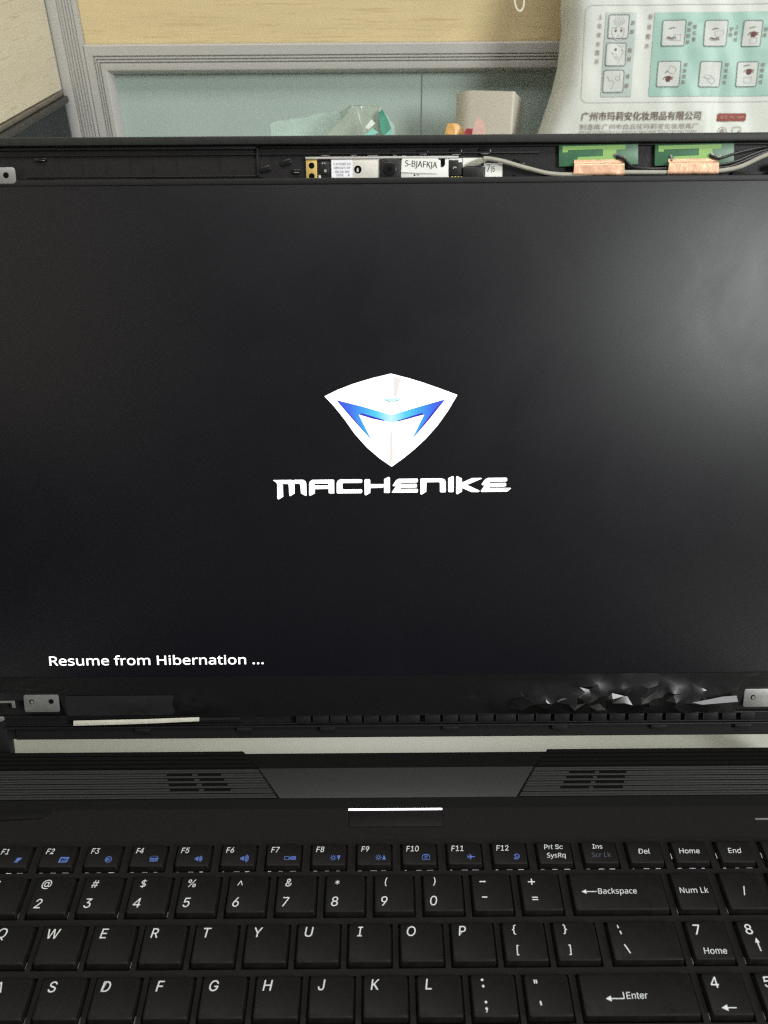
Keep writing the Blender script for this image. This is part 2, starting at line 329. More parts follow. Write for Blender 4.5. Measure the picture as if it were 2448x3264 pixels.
def write(mb, body, x, y, h, n, align='l', shear=0.0, weight=0.0, sx=1.0, width=None, vcenter=False):
    vs, fs = glyphs(body, weight)
    w = max(p[0] for p in vs) * h * sx
    if width: sx *= width / w; w = width
    ox = {'l': 0, 'c': -w / 2, 'r': -w}[align]
    y0 = (min(p[1] for p in vs) + max(p[1] for p in vs)) / 2 * h if vcenter else 0
    reps = ((0, 0), (weight, 0), (-weight, 0), (0, weight), (0, -weight)) if weight > 0.003 and FONT and body.isascii() else ((0, 0),)
    for i, (ax, ay) in enumerate(reps):
        mb.add([(x + ox + px * h * sx + (py * h - y0) * shear + ax * h, y + py * h - y0 + ay * h, n + i * 0.003) for px, py in vs], fs)

# ------------------------------------------------------------------ desk and partitions
desk = thing('desk', 'pale grey-green laminate desk top under the black laptop', 'desk')
mb = MB(); mb.box(-300, 700, -420, 640, -25, 0); mb.obj('tabletop', 'desk', desk, bev=1.5)
mb = MB(); mb.box(-300, 700, -424, -420.3, -25.5, -0.6); mb.obj('edge_band', 'deskedge', desk, bev=0.6)

YW = 654.56; XL = -304.4
back = thing('office_partition', 'oak and teal office partition with ribbed grey aluminium rail behind the laptop', 'partition')
mb = MB(); mb.box(-277.6, 800, YW + 1, YW + 16, 227.0, 520); mb.obj('wood_panel', 'woodback', back)
# rail profile: (distance towards the viewer, height)
prof = [(0, 228.2), (7, 228.2), (8, 227.4), (8, 219.6), (6.8, 219.2), (6.8, 218.4), (8, 218.0), (8, 217.0), (6.8, 216.6), (6.8, 215.8), (8, 215.4), (8, 214.4), (6.8, 214.0), (6.8, 213.2),
        (8.2, 212.7), (8.3, 208.2), (7.9, 207.2), (7.0, 206.4), (0.8, 203.2), (-5.2, 202.5)]
GR = {4, 5, 8, 9, 12, 13}
def rail_x(z): return -277.6 + (228.2 - z) * (277.6 - 255.5) / (228.2 - 202.6)       # mitred end
mb = MB(); n = len(prof)
vs = [(rail_x(z), YW - d, z) for d, z in prof] + [(800, YW - d, z) for d, z in prof]
mb.add(vs, [(i, i + 1, n + i + 1, n + i) for i in range(n - 1)])
mb.m = [1 if i in (4, 8, 12) else 0 for i in range(n - 1)]
mb.obj('rail', ['alu', 'groove'], back, recalc=True, smooth=True, ang=25)
mb = MB(); vs = []
for d, z in prof:                                                                    # the jamb takes the rail's profile round the mitre
    x = rail_x(z); vs += [(x, YW - d - 0.01, z), (x, YW - d - 0.01, 0)]
mb.add(vs, [(2 * i, 2 * i + 2, 2 * i + 3, 2 * i + 1) for i in range(n - 1)])
mb.m = [1 if i in (4, 8, 12) else 0 for i in range(n - 1)]
mb.obj('jamb', ['alu', 'groove'], back, smooth=True, ang=25)
post = MB(); post.box(-294.5, -277.9, YW - 7.0, YW + 20, 0, 520)
post_o = post.obj('post', 'alu', back, bev=0.6)
for i in range(5):
    mb = MB(); x = -291.6 + i * 2.7; mb.box(x, x + 1.45, YW - 8.2, YW - 7.02, 0, 520); mb.obj('rib', 'alu', post_o, bev=0.35)
mb = MB(); mb.box(-304.2, -294.8, YW - 7.5, YW + 20, 0, 520); mb.obj('corner_trim', 'alu', back, bev=0.8)
for x0, x1 in ((-256.5, 34.3), (35.5, 800)):
    mb = MB(); mb.box(x0, x1, YW + 5, YW + 9, 0, 206); mb.obj('pane', 'pane', back)

left = thing('side_partition', 'pale oak side partition with dark lower rail and slate panel left of the laptop', 'partition')
mb = MB(); mb.box(XL - 16, XL, -300, YW - 9, 192.0, 520); mb.obj('wood_panel', 'woodleft', left)
mb = MB(); mb.box(XL - 14, XL + 3.0, -300, YW - 14, 187.8, 191.0); mb.obj('upper_trim', 'alu', left, label='thin brown-grey trim strip', bev=0.5).data.materials[0] = M['browntrim']
mb = MB(); mb.box(XL - 14, XL + 1.5, -300, YW - 10, 186.6, 187.8); mb.obj('seal', 'seal', left)
mb = MB(); mb.box(XL - 14, XL + 5.0, -300, YW - 9, 180.5, 186.6); mb.obj('lower_rail', 'darkrail', left, bev=1.4)
mb = MB(); mb.box(XL - 12, XL + 0.5, -300, YW - 9.5, 0, 180.4); mb.obj('lower_panel', 'darkpanel', left)

# ------------------------------------------------------------------ laptop: base
lap = thing('laptop', 'black laptop with bezel removed, lit shield logo on its matte screen', 'laptop')
ZP = 25.5; ZD = 24.9; ZF = 25.6; ZT = 23.0
XB = 190
mb = MB()                                                                            # body with sloping rear and step, section through y
sec = [(3.0, 5), (3.2, 22.6), (2.9, 23.6), (-6.2, 25.2), (-20.7, 25.2), (-26.0, ZD), (-41.3, ZD), (-41.3, ZT), (-112, ZT), (-112, ZD), (-250, ZD - 2), (-252, ZD - 5), (-252, 5)]
vs = [(-XB, y, z) for y, z in sec] + [(XB, y, z) for y, z in sec]; k = len(sec)
fs = [(i, (i + 1) % k, k + (i + 1) % k, k + i) for i in range(k)] + [tuple(range(k)), tuple(range(2 * k - 1, k - 1, -1))]
mb.add(vs, fs); mb.m = [0] * len(fs)
for i in (0, 1, 2, 3): mb.m[i] = 2
mb.m[4] = 1; mb.m[7] = 3; mb.m[6] = 3; mb.m[8] = 3
mb.obj('base_shell', ['deck', 'step', 'void', 'tray'], lap)
mb = MB()                                                                            # raised centre bridge between the grilles
mb.prism([(-58.8, -6.0), (-48.4, -21.2), (50.1, -21.2), (59.5, -6.0)], 25.21, ZP + 0.05)
mb.obj('vent_bridge', 'bridge', lap, bev=0.25)
mb = MB(); mb.add([(-66.3, 3.4, 23.65), (-58.9, -5.9, 25.3), (59.6, -5.9, 25.3), (66.9, 3.4, 23.65), (-66.3, 3.4, 17), (66.9, 3.4, 17)], [(0, 1, 2, 3), (4, 0, 3, 5)])
mb.obj('rear_slope', 'step', lap)
for xx in (-1, 1): mb = MB(); mb.box(min(xx * 67, xx * XB), max(xx * 67, xx * XB), 2.5, 4.9, 12, 23.7); mb.obj('rear_lip', 'step', lap, bev=0.3)

def edge_l(y): return -58.8 + (y + 6.0) * (-10.2 / 15.3)                             # slanted inner ends of the grilles
def edge_r(y): return 59.7 + (y + 6.0) * (9.4 / 15.5)
gaps_l = [[(-97.9, -87.0), (-84.6, -74.6)], [(-97.0, -85.6), (-83.4, -72.9)], [(-96.0, -84.2), (-82.0, -71.2)], [(-94.9, -82.8), (-80.6, -69.5)]]
gaps_r = [[(74.1, 85.2), (87.0, 98.5)], [(72.4, 83.8), (85.6, 97.4)], [(70.8, 82.4), (84.3, 96.4)], [(69.1, 81.1), (82.9, 95.3)]]
ys = [-6.1, -8.3, -10.85, -13.4, -16.0, -18.6, -21.1]
for side in (-1, 1):
    g = MB()
    if side < 0: g.prism([(-XB + 4, -5.9), (-XB + 4, -21.3), (edge_l(-21.3) - 0.7, -21.3), (edge_l(-5.9) - 0.7, -5.9)], 25.21, 25.23)
    else: g.prism([(edge_r(-5.9) + 0.7, -5.9), (edge_r(-21.3) + 0.7, -21.3), (XB - 4, -21.3), (XB - 4, -5.9)], 25.21, 25.23)
    gr = g.obj('vent_grille', 'void', lap)
    for i in range(6):
        y0, y1 = ys[i] - 0.22, ys[i + 1] + 0.22; ym = (y0 + y1) / 2
        for half, (ya, yb) in enumerate(((y0, ym + 0.09), (ym - 0.09, y1))):
            lo, hi = (-XB + 4, edge_l((ya + yb) / 2) - 0.55) if side < 0 else (edge_r((ya + yb) / 2) + 0.55, XB - 4)
            gp = (gaps_l if side < 0 else gaps_r)[i - 1] if half == 0 and 1 <= i <= 4 else []
            xs = [lo] + [v for q in gp for v in q] + [hi]
            mb = MB()
            for a, b in zip(xs[::2], xs[1::2]): mb.box(a, b, yb, ya, 25.235, ZP)
            mb.obj('slat', 'slat', gr, bev=0.12, seg=1)
    for i in range(4):                                                               # slats carried down the rear slope, darker colour standing for its shade
        t0, t1 = i / 4 + 0.04, (i + 1) / 4 - 0.04
        y0, y1 = -5.6 + t0 * 10.2, -5.6 + t1 * 10.2; z0, z1 = 25.45 - t0 * 1.75, 25.45 - t1 * 1.75
        xa0, xa1 = (edge_l(y0) - 1, edge_l(y1) - 1) if side < 0 else (edge_r(y0) + 1, edge_r(y1) + 1)
        xo = side * (XB - 4)
        mb = MB(); mb.add([(xa0, y0, z0), (xo, y0, z0), (xo, y1, z1), (xa1, y1, z1), (xa0, y0, z0 - 0.8), (xo, y0, z0 - 0.8), (xo, y1, z1 - 0.8), (xa1, y1, z1 - 0.8)],
                          [(0, 1, 2, 3), (7, 6, 5, 4), (0, 4, 5, 1), (1, 5, 6, 2), (2, 6, 7, 3), (3, 7, 4, 0)])
        mb.obj('slat', 'step', gr)

mb = MB(); mb.box(-19.6, 19.2, -35.1, -26.4, ZD - 0.6, ZD + 0.03); pb = mb.obj('power_button', 'step', lap)
mb = MB(); mb.box(-19.2, 18.8, -34.7, -27.3, ZD - 0.4, ZD + 0.25); mb.obj('button_cap', 'deck', pb, bev=0.2)
mb = MB(); mb.prism(rrect(-19.7, 18.9, -27.05, -26.35, 0.3), ZD - 0.2, ZD + 0.35); mb.obj('light_strip', 'bar', pb)
mb = MB(); mb.prism(rrect(145.4, 172, -32.9, -32.1, 0.3), ZD - 0.2, ZD + 0.15); mb.obj('status_strip', 'steel', lap)
mb = MB(); mb.prism([(-XB + 2, -26.5), (-XB + 2, -31.0), (-163, -30.9), (-146, -29.9), (-143.5, -28.6), (-141.5, -26.5)], ZD - 0.2, ZD + 0.7)
mb.obj('deck_contour', 'step', lap, bev=0.3)

# keyboard frame: bars between the key wells
rows = [('F', -42.6, -54.5), ('N', -56.0, -73.3), ('Q', -74.9, -91.9), ('A', -93.5, -110.3)]
KEYS = {'F': [], 'N': [], 'Q': [], 'A': []}                                          # (centre x, width, depth y0, y1, marks)
for i in range(-2, 22):
    x = -9.0 + 17.55 * (i - 9)
    if -180 < x < 178: KEYS['F'].append((x, 12.9, 'F%d' % i if 1 <= i <= 12 else {0: 'Esc', 13: 'Prt Sc', 14: 'Ins', 15: 'Del', 16: 'Home', 17: 'End', 18: 'Pg Up', 19: 'Pg Dn'}.get(i, '')))
for i, m in enumerate('`1234567890-='): KEYS['N'].append((-1.4 + 18.27 * (i - 9), 14.3, m))
KEYS['N'] += [(82.3, 34.4, 'Backspace'), (110.4, 13.9, 'Num Lk'), (128.8, 13.9, '/'), (147.2, 13.9, '*')]
KEYS['Q'].append((-161.8, 22, 'Tab'))
for i, m in enumerate('QWERTYUIOP[]'): KEYS['Q'].append((-10.3 + 18.36 * (i - 7), 14.8, m))
KEYS['Q'] += [(87.4, 24.2, '\\'), (110.5, 13.9, '7'), (128.9, 13.9, '8'), (147.3, 13.9, '9')]
KEYS['A'].append((-159.5, 27, 'Caps'))
for i, m in enumerate("ASDFGHJKL;'"): KEYS['A'].append((-4.8 + 18.33 * (i - 7), 14.8, m))
KEYS['A'] += [(80.6, 38.2, 'Enter'), (110.5, 13.7, '4'), (128.9, 13.9, '5'), (147.3, 13.9, '6')]
mb = MB()
yb = [-41.3, -43.2, -54.6, -56.7, -73.3, -75.7, -91.8, -94.2, -110.3, -112]
for i in range(0, 10, 2): mb.box(-183, 183, yb[i + 1], yb[i], ZT + 0.02, ZF)
for j, rn in enumerate('FNQA'):
    ya, yc = yb[2 * j + 1], yb[2 * j + 2]; ks = sorted(KEYS[rn])
    xs = [-183] + [v for x, w, m in ks for v in (x - w / 2 - 0.85, x + w / 2 + 0.85)] + [183]
    for a, b in zip(xs[::2], xs[1::2]):
        if b - a > 0.15: mb.box(a, b, yc + 0.01, ya - 0.01, ZT + 0.02, ZF - 0.003)
mb.obj('keyboard_frame', 'frame', lap)

_keymesh = {}
def key_mesh(w, d):
    q = (round(w, 1), round(d, 1))
    if q not in _keymesh:
        m = MB(); e = 0.55
        m.add([(-w / 2 - e, -d / 2 - e, -3.6), (w / 2 + e, -d / 2 - e, -3.6), (w / 2 + e, d / 2 + e * 0.6, -3.6), (-w / 2 - e, d / 2 + e * 0.6, -3.6),
               (-w / 2, -d / 2, 0), (w / 2, -d / 2, 0), (w / 2, d / 2, 0), (-w / 2, d / 2, 0)],
              [(0, 3, 2, 1), (4, 5, 6, 7), (0, 1, 5, 4), (1, 2, 6, 5), (2, 3, 7, 6), (3, 0, 4, 7)])
        me = bpy.data.meshes.new('key'); me.from_pydata([tuple(v) for v in m.v], [], m.f)
        bm = bmesh.new(); bm.from_mesh(me); bmesh.ops.recalc_face_normals(bm, faces=bm.faces)
        up = [ed for ed in bm.edges if abs(ed.verts[0].co.z - ed.verts[1].co.z) > 0.001]
        bmesh.ops.bevel(bm, geom=up, offset=1.0 * MM, segments=3, affect='EDGES', profile=0.5)
        top = [ed for ed in bm.edges if ed.verts[0].co.z > -1e-6 and ed.verts[1].co.z > -1e-6]
        bmesh.ops.bevel(bm, geom=top, offset=0.32 * MM, segments=2, affect='EDGES', profile=0.5)
        bm.to_mesh(me); bm.free(); me.materials.append(M['key'])
        for p in me.polygons: p.use_smooth = True
        me.set_sharp_from_angle(angle=math.radians(40))
        _keymesh[q] = me
    return _keymesh[q]

SH = 0.13
def arrow_left(m, x, y, l, h, n):
    m.flat([(x - l / 2, y), (x - l / 2 + h * 1.1, y - h * 0.55), (x - l / 2 + h * 1.1, y + h * 0.55)], n)
    m.flat([(x - l / 2 + h * 1.09, y - 0.16), (x + l / 2, y - 0.16), (x + l / 2, y + 0.16), (x - l / 2 + h * 1.09, y + 0.16)], n)
def icon(m, i, x, y, n):
    lw = 0.2
    if i == 1: m.flat([(x - 1.0, y - 0.4), (x + 0.5, y - 0.4), (x + 1.1, y + 1.0), (x - 0.4, y + 1.0)], n); m.flat([(x + 0.65, y - 0.3), (x + 1.1, y + 0.2), (x + 1.5, y + 1.0), (x + 1.2, y + 1.0)], n); m.flat([(x - 1.3, y - 1.0), (x + 0.2, y - 1.0), (x + 0.5, y - 0.6), (x - 1.1, y - 0.6)], n)
    elif i == 2:
        m.frame(x - 1.7, x + 1.7, y - 1.15, y + 1.15, 0.42, n, 0, 0.2); write(m, 'LCD', x + 0.2, y, 1.0, n, 'c', 0.2, 0.02, vcenter=True)
        m.flat([(x - 1.4, y + 0.62), (x + 1.5, y + 0.62), (x + 1.5, y + 0.74), (x - 1.4, y + 0.74)], n)
    elif i == 3: m.ring(x, y, 1.05, 1.3, n, 24); write(m, '\u00d7', x, y, 1.9, n, 'c', 0, 0.02, vcenter=True); m.line([(x - 0.75, y + 0.5), (x - 0.75, y - 0.5)], 0.3, n + 0.004)
    elif i == 4:
        m.frame(x - 1.5, x + 1.5, y - 1.0, y + 0.25, 0.2, n, 0, 0.1)
        for q in range(5): m.flat([(x - 1.1 + q * 0.5, y - 0.7), (x - 0.8 + q * 0.5, y - 0.7), (x - 0.8 + q * 0.5, y - 0.1), (x - 1.1 + q * 0.5, y - 0.1)], n)
        for q in range(6): a = math.radians(25 + q * 26); m.line([(x + 1.3 * math.cos(a), y + 0.45 + 0.5 * math.sin(a)), (x + 1.8 * math.cos(a), y + 0.5 + 0.95 * math.sin(a))], 0.18, n)
        m.line([(x - 1.9, y + 0.35), (x + 1.9, y + 0.35)], 0.14, n + 0.004)
    elif i in (5, 6):
        m.frame(x - 1.7, x - 1.1, y - 0.5, y + 0.5, 0.16, n); m.flat([(x - 1.05, y - 0.5), (x - 0.35, y - 1.05), (x - 0.35, y + 1.05), (x - 1.05, y + 0.5)], n)
        for q in range(3 if i == 5 else 4): rr = 0.45 + q * 0.42; m.ring(x - 0.35, y, rr, rr + 0.26, n, 8, -58, 58, 1.0)
    elif i == 7:
        m.frame(x - 2.2, x - 0.25, y - 0.75, y + 0.75, 0.2, n, 0.2); m.frame(x + 0.3, x + 2.3, y - 0.75, y + 0.75, 0.26, n, 0.2); m.frame(x + 0.75, x + 1.85, y - 0.35, y + 0.35, 0.2, n)
        m.line([(x - 0.2, y + 0.4), (x + 0.28, y - 0.4)], 0.2, n); m.flat([(x - 0.2, y - 0.5), (x + 0.05, y - 0.5), (x + 0.05, y + 0.1), (x - 0.2, y + 0.1)], n + 0.004)
    elif i in (8, 9):
        m.ring(x - 0.8, y, 0.48, 0.68, n, 16)
        for q in range(8): a = q * math.pi / 4; m.line([(x - 0.8 + 0.82 * math.cos(a), y + 0.82 * math.sin(a)), (x - 0.8 + 1.22 * math.cos(a), y + 1.22 * math.sin(a))], 0.2, n)
        sg = -1 if i == 8 else 1; m.flat([(x + 0.65, y - sg * 0.95), (x + 2.0, y - sg * 0.95), (x + 1.32, y + sg * 1.15)], n)
    elif i == 10:
        m.frame(x - 1.5, x + 1.5, y - 1.2, y + 0.95, 0.2, n, 0.4); m.line([(x - 0.9, y + 1.12), (x + 0.9, y + 1.12)], 0.2, n); m.ring(x, y - 0.1, 0.36, 0.56, n, 16)
    elif i == 11:
        m.flat([(x - 1.3, y - 0.17), (x + 1.2, y - 0.17), (x + 1.5, y), (x + 1.2, y + 0.17), (x - 1.3, y + 0.17)], n)
        m.flat([(x + 0.35, y), (x - 0.45, y + 1.15), (x - 0.75, y + 1.15), (x - 0.35, y)], n + 0.004); m.flat([(x + 0.35, y), (x - 0.45, y - 1.15), (x - 0.75, y - 1.15), (x - 0.35, y)], n + 0.006)
        m.flat([(x - 0.95, y), (x - 1.35, y + 0.6), (x - 1.6, y + 0.6), (x - 1.4, y), (x - 1.6, y - 0.6), (x - 1.35, y - 0.6)], n + 0.008)
    elif i == 12:
        m.ring(x + 0.1, y + 0.1, 0.75, 1.05, n, 18, -60, 170); m.line([(x - 0.2, y + 0.95), (x - 0.9, y - 0.8), (x + 0.7, y - 0.5)], 0.22, n + 0.004); m.line([(x - 1.2, y - 1.05), (x + 0.6, y - 1.05)], 0.25, n); m.flat([(x + 0.1, y + 0.3), (x - 0.1, y - 0.3), (x + 0.4, y - 0.2)], n + 0.006)

SHIFT = {'1': '!', '2': '@', '3': '#', '4': '$', '5': '%', '6': '^', '7': '&', '8': '*', '9': '(', '0': ')', '-': '_', '=': '+', '`': '~', '[': '{', ']': '}', ';': ':', "'": '"'}
def text_legend(k, fn, name='legend', mt='legend', label=None):
    m = MB(); fn(m)
    if m.f: m.obj(name, mt, k, recalc=False, label=label)
for rn, yt, ybm in rows:
    top = {'F': -44.0, 'N': -57.5, 'Q': -76.5, 'A': -95.0}[rn]; bot = {'F': -53.2, 'N': -72.0, 'Q': -90.4, 'A': -108.8}[rn]
    yc = (top + bot) / 2; d = top - bot
    for x, w, mk in KEYS[rn]:
        k = put('key', key_mesh(w, d), 'key', lap, 'key marked ' + mk if mk else None); k.location = (x * MM, yc * MM, ZK * MM)
        N = 0.03; L = -w / 2; T = d / 2
        if rn == 'F':
            if mk.startswith('F') and mk[1:].isdigit():
                i = int(mk[1:])
                text_legend(k, lambda m: write(m, mk, L + 1.5, T - 3.6, 2.3, N, 'l', SH, 0.004, 0.86))
                text_legend(k, lambda m: icon(m, i, 2.6, -1.5, N), 'icon', 'legendblue')
            elif mk == 'Prt Sc':
                text_legend(k, lambda m: (write(m, 'Prt Sc', -0.2, 1.55, 1.95, N, 'c', SH), write(m, 'SysRq', 0.3, -2.1, 1.95, N, 'c', SH)))
            elif mk == 'Ins':
                text_legend(k, lambda m: write(m, 'Ins', -0.6, 1.55, 1.95, N, 'c', SH)); text_legend(k, lambda m: write(m, 'Scr Lk', 0.2, -2.1, 1.95, N, 'c', SH), 'legend', 'legenddim', 'faint blue lettering')
            elif mk:
                text_legend(k, lambda m: write(m, mk, -0.4, -0.75, 2.15, N, 'c', SH))
        elif rn == 'N' and (mk in SHIFT):
            if mk == '-': text_legend(k, lambda m: (m.flat([(-4.3, 4.0), (-2.0, 4.0), (-2.0, 4.45), (-4.3, 4.45)], N), m.flat([(-3.9, -2.2), (-2.0, -2.2), (-2.0, -1.75), (-3.9, -1.75)], N)))
            elif mk == '=': text_legend(k, lambda m: (m.line([(-4.3, 4.0), (-1.7, 4.0)], 0.42, N), m.line([(-3.0, 2.8), (-2.9, 5.2)], 0.42, N + 0.004), m.line([(-3.7, -2.2), (-1.5, -2.2)], 0.36, N), m.line([(-3.7, -3.1), (-1.5, -3.1)], 0.36, N)))
            else: text_legend(k, lambda m: (write(m, SHIFT[mk], -3.0, 4.4, 3.0 if mk not in '90' else 2.7, N, 'c', SH, 0.0, vcenter=True), write(m, mk, -3.7, -3.2, 3.6, N, 'c', SH, 0.0, vcenter=True)))
        elif mk == 'Backspace': text_legend(k, lambda m: (arrow_left(m, -11.0, -0.1, 5.6, 1.6, N), write(m, 'Backspace', -7.7, -1.0, 2.15, N, 'l', 0.08)))
        elif mk == 'Enter': text_legend(k, lambda m: (arrow_left(m, -8.2, -1.4, 6.4, 1.7, N), m.flat([(-5.3, -1.239), (-4.98, -1.239), (-4.98, 0.7), (-5.3, 0.7)], N), write(m, 'Enter', -4.3, -1.5, 2.2, N, 'l', 0.08)))
        elif mk == 'Num Lk': text_legend(k, lambda m: write(m, 'Num Lk', 0, -0.9, 2.15, N, 'c', 0.08))
        elif mk in ('/', '*') and rn == 'N': text_legend(k, lambda m: write(m, mk, 0.3, -0.2, 3.0, N, 'c', 0.0, 0.006, vcenter=True))
        elif mk in ('[', ']'): text_legend(k, lambda m: (write(m, SHIFT[mk], -3.4, 4.2, 2.9, N, 'c', 0.06, 0.006, vcenter=True), write(m, mk, -2.9, -3.2, 2.9, N, 'c', 0.06, 0.006, vcenter=True)))
        elif mk == '\\': text_legend(k, lambda m: (m.line([(-8.6, 5.6), (-8.3, 4.5)], 0.42, N), m.line([(-8.1, 3.5), (-7.8, 2.3)], 0.42, N), m.line([(-7.6, -1.4), (-6.2, -4.6)], 0.42, N)))
        elif mk == ';': text_legend(k, lambda m: (m.disc(-3.6, 5.1, 0.42, N), m.disc(-3.4, 3.0, 0.42, N), m.disc(-3.0, -2.2, 0.42, N), m.disc(-3.0, -4.3, 0.42, N), m.flat([(-2.75, -4.4), (-3.3, -5.5), (-3.0, -5.5), (-2.55, -4.4)], N + 0.004)))
        elif mk == "'": text_legend(k, lambda m: (m.line([(-4.2, 5.0), (-4.05, 3.8)], 0.42, N), m.line([(-3.5, 5.0), (-3.35, 3.8)], 0.42, N), m.line([(-3.1, -2.0), (-2.9, -3.4)], 0.5, N)))
        elif mk in '789456' and rn in 'QA':
            text_legend(k, lambda m: write(m, mk, L + 2.3, T - 5.0, 3.6, N, 'l', 0.0, 0.006))
            if mk == '7': text_legend(k, lambda m: write(m, 'Home', 0.6, -5.0, 2.2, N, 'c', 0.08))
            if mk == '8': text_legend(k, lambda m: (m.flat([(-1.9, 0.7), (-2.7, -1.1), (-1.1, -1.1)], N), m.flat([(-2.1, -1.05), (-1.95, -4.2), (-1.55, -4.2), (-1.7, -1.05)], N + 0.004)))
            if mk == '4': text_legend(k, lambda m: arrow_left(m, -0.9, -4.6, 5.0, 1.9, N))
        elif mk in ('Tab', 'Caps'): text_legend(k, lambda m: write(m, mk, -8, 1, 2.2, N))
        elif len(mk) == 1:
            text_legend(k, lambda m: write(m, mk, -3.5, T - 3.0 - (0.1 if rn == 'A' else 0), 3.5, N, 'c', SH, 0.0, vcenter=True))
        # light leaking from the backlight under the front edge of the key
        rv = random.Random(mk + rn)
        if rn == 'F':
            for a, b in ((-5.9, -4.3), (-1.5, 0.9), (2.9, 5.2)):
                a += rv.uniform(-0.2, 0.3); b -= rv.uniform(-0.2, 0.9)
                g = MB(); g.flat([(a, -d / 2 - 0.98), (b, -d / 2 - 0.98), (b, -d / 2 - 0.8), (a, -d / 2 - 0.8)], -2.55)
                lv = rv.random() + (0.25 if x > 40 else -0.1)
                g.obj('backlight_gap', 'backlight' if lv > 0.72 else 'backlightmid' if lv > 0.35 else 'backlightlow', k, recalc=False)
        if rn != 'F' and (x < -85 or x > 98):
            g = MB(); sg = 1 if x < 0 else -1; x1 = w / 2 + 0.62
            g.flat([(sg * x1, -d / 2 - 0.5), (sg * (x1 + 0.3), -d / 2 - 0.3), (sg * (x1 + 0.3), -d / 2 + 2.0), (sg * (x1 + 0.05), -d / 2 + 1.8)], -2.2)
            g.obj('backlight_gap', 'backlightlow', k, recalc=False)
        if rn == 'F' and x > 100:
            g = MB(); g.flat([(-w / 2 - 0.95, -1.6), (-w / 2 - 0.6, -1.6), (-w / 2 - 0.6, 0.6), (-w / 2 - 0.95, 0.6)], -2.2); g.obj('backlight_gap', 'backlighthi', k, recalc=False)

# ------------------------------------------------------------------ laptop: lid
mb = MB(LID)
mb.box(-189, 189, 4.2, 253.4, -9, -6.0)
mb.box(-188.9, 188.9, 4.25, 250.2, -5.99, -3.0)
sh = mb.obj('lid_shell', 'shell', lap)
mb = MB(LID); mb.prism([(-189, 250.2), (189, 250.2), (189, 253.2), (-189, 253.2)], -6, 0.6); mb.obj('upper_rim', 'rim', sh, bev=0.5, label='raised lighter rim along the upper edge')
for sg in (-1, 1):
    mb = MB(LID); mb.box(min(sg * 186.5, sg * 189), max(sg * 186.5, sg * 189), 4.3, 250.1, -6, 0.6); mb.obj('side_rim', 'rim', sh, bev=0.5)
    mb = MB(LID); mb.box(min(sg * 171.5, sg * 188), max(sg * 171.5, sg * 188), -9.0, 14.0, -8.5, -2.6); mb.obj('hinge_cover', 'shelldark', sh, bev=2.0)
mb = MB(LID)
mb.box(-184, 56, 246.9, 247.5, -2.99, -2.2); mb.box(-140, -51.2, 239.3, 239.6, -2.99, -2.5); mb.box(-51.8, -51.0, 239.5, 249.6, -2.99, -2.0)
mb.box(-186, -52, 249.0, 250.1, -2.99, -1.7); mb.box(-50, 186, 249.3, 250.1, -2.99, -2.1)
mb.obj('moulded_rib', 'shell', sh, bev=0.15)
for xx in (-127.5, -118.6, -109.5, -100.2, -91.5, -82.3, -66.0): mb = MB(LID); mb.box(xx, xx + 0.35, 241.0, 246.0, -2.99, -2.8); mb.obj('moulded_rib', 'shell', sh)
mb = MB(LID); mb.box(-98, -49, 238.3, 238.95, -3.0, -2.9); mb.box(-143, -130, 238.3, 238.8, -3.0, -2.9); mb.obj('slot', 'void', sh)
for x0, x1, s0, s1 in ((-27.9, -23.2, 246.6, 248.2), (-16.4, -12.7, 246.6, 247.7), (-10.1, -4.8, 246.5, 247.8), (-0.3, 2.3, 246.5, 247.9), (9.7, 13.8, 246.8, 248.3), (22.3, 26.6, 246.6, 248.7), (33.2, 37.7, 246.8, 248.8),
                       (-38.6, -35.0, 240.6, 241.6), (-136.5, -131.8, 245.6, 246.4)):
    mb = MB(LID); mb.box(x0, x1, s0, s1, -2.98, -2.3); mb.box(x0 + 0.4, x1 - 0.4, s0 - 0.45, s0 - 0.02, -2.98, -1.7); mb.obj('clip', 'glossblack', sh, bev=0.25)
for x, y, a in ((-40.5, 244.2, 0.3), (48.5, 243.6, -0.5), (-48.5, 241.9, 0.25)):
    mb = MB(LID); ca, sa = math.cos(a), math.sin(a)
    mb.prism([(x + px * ca - py * sa, y + px * sa + py * ca) for px, py in rrect(-2.0, 2.0, -0.9, 0.9, 0.4)], -2.98, -2.1); mb.obj('clip', 'glossblack', sh, bev=0.3)
mb = MB(LID); mb.box(47, 66, 237.9, 239.2, -2.98, -1.9); mb.box(130, 150, 238.3, 239.6, -2.98, -1.9); mb.obj('moulded_rib', 'shell', sh, bev=0.2)

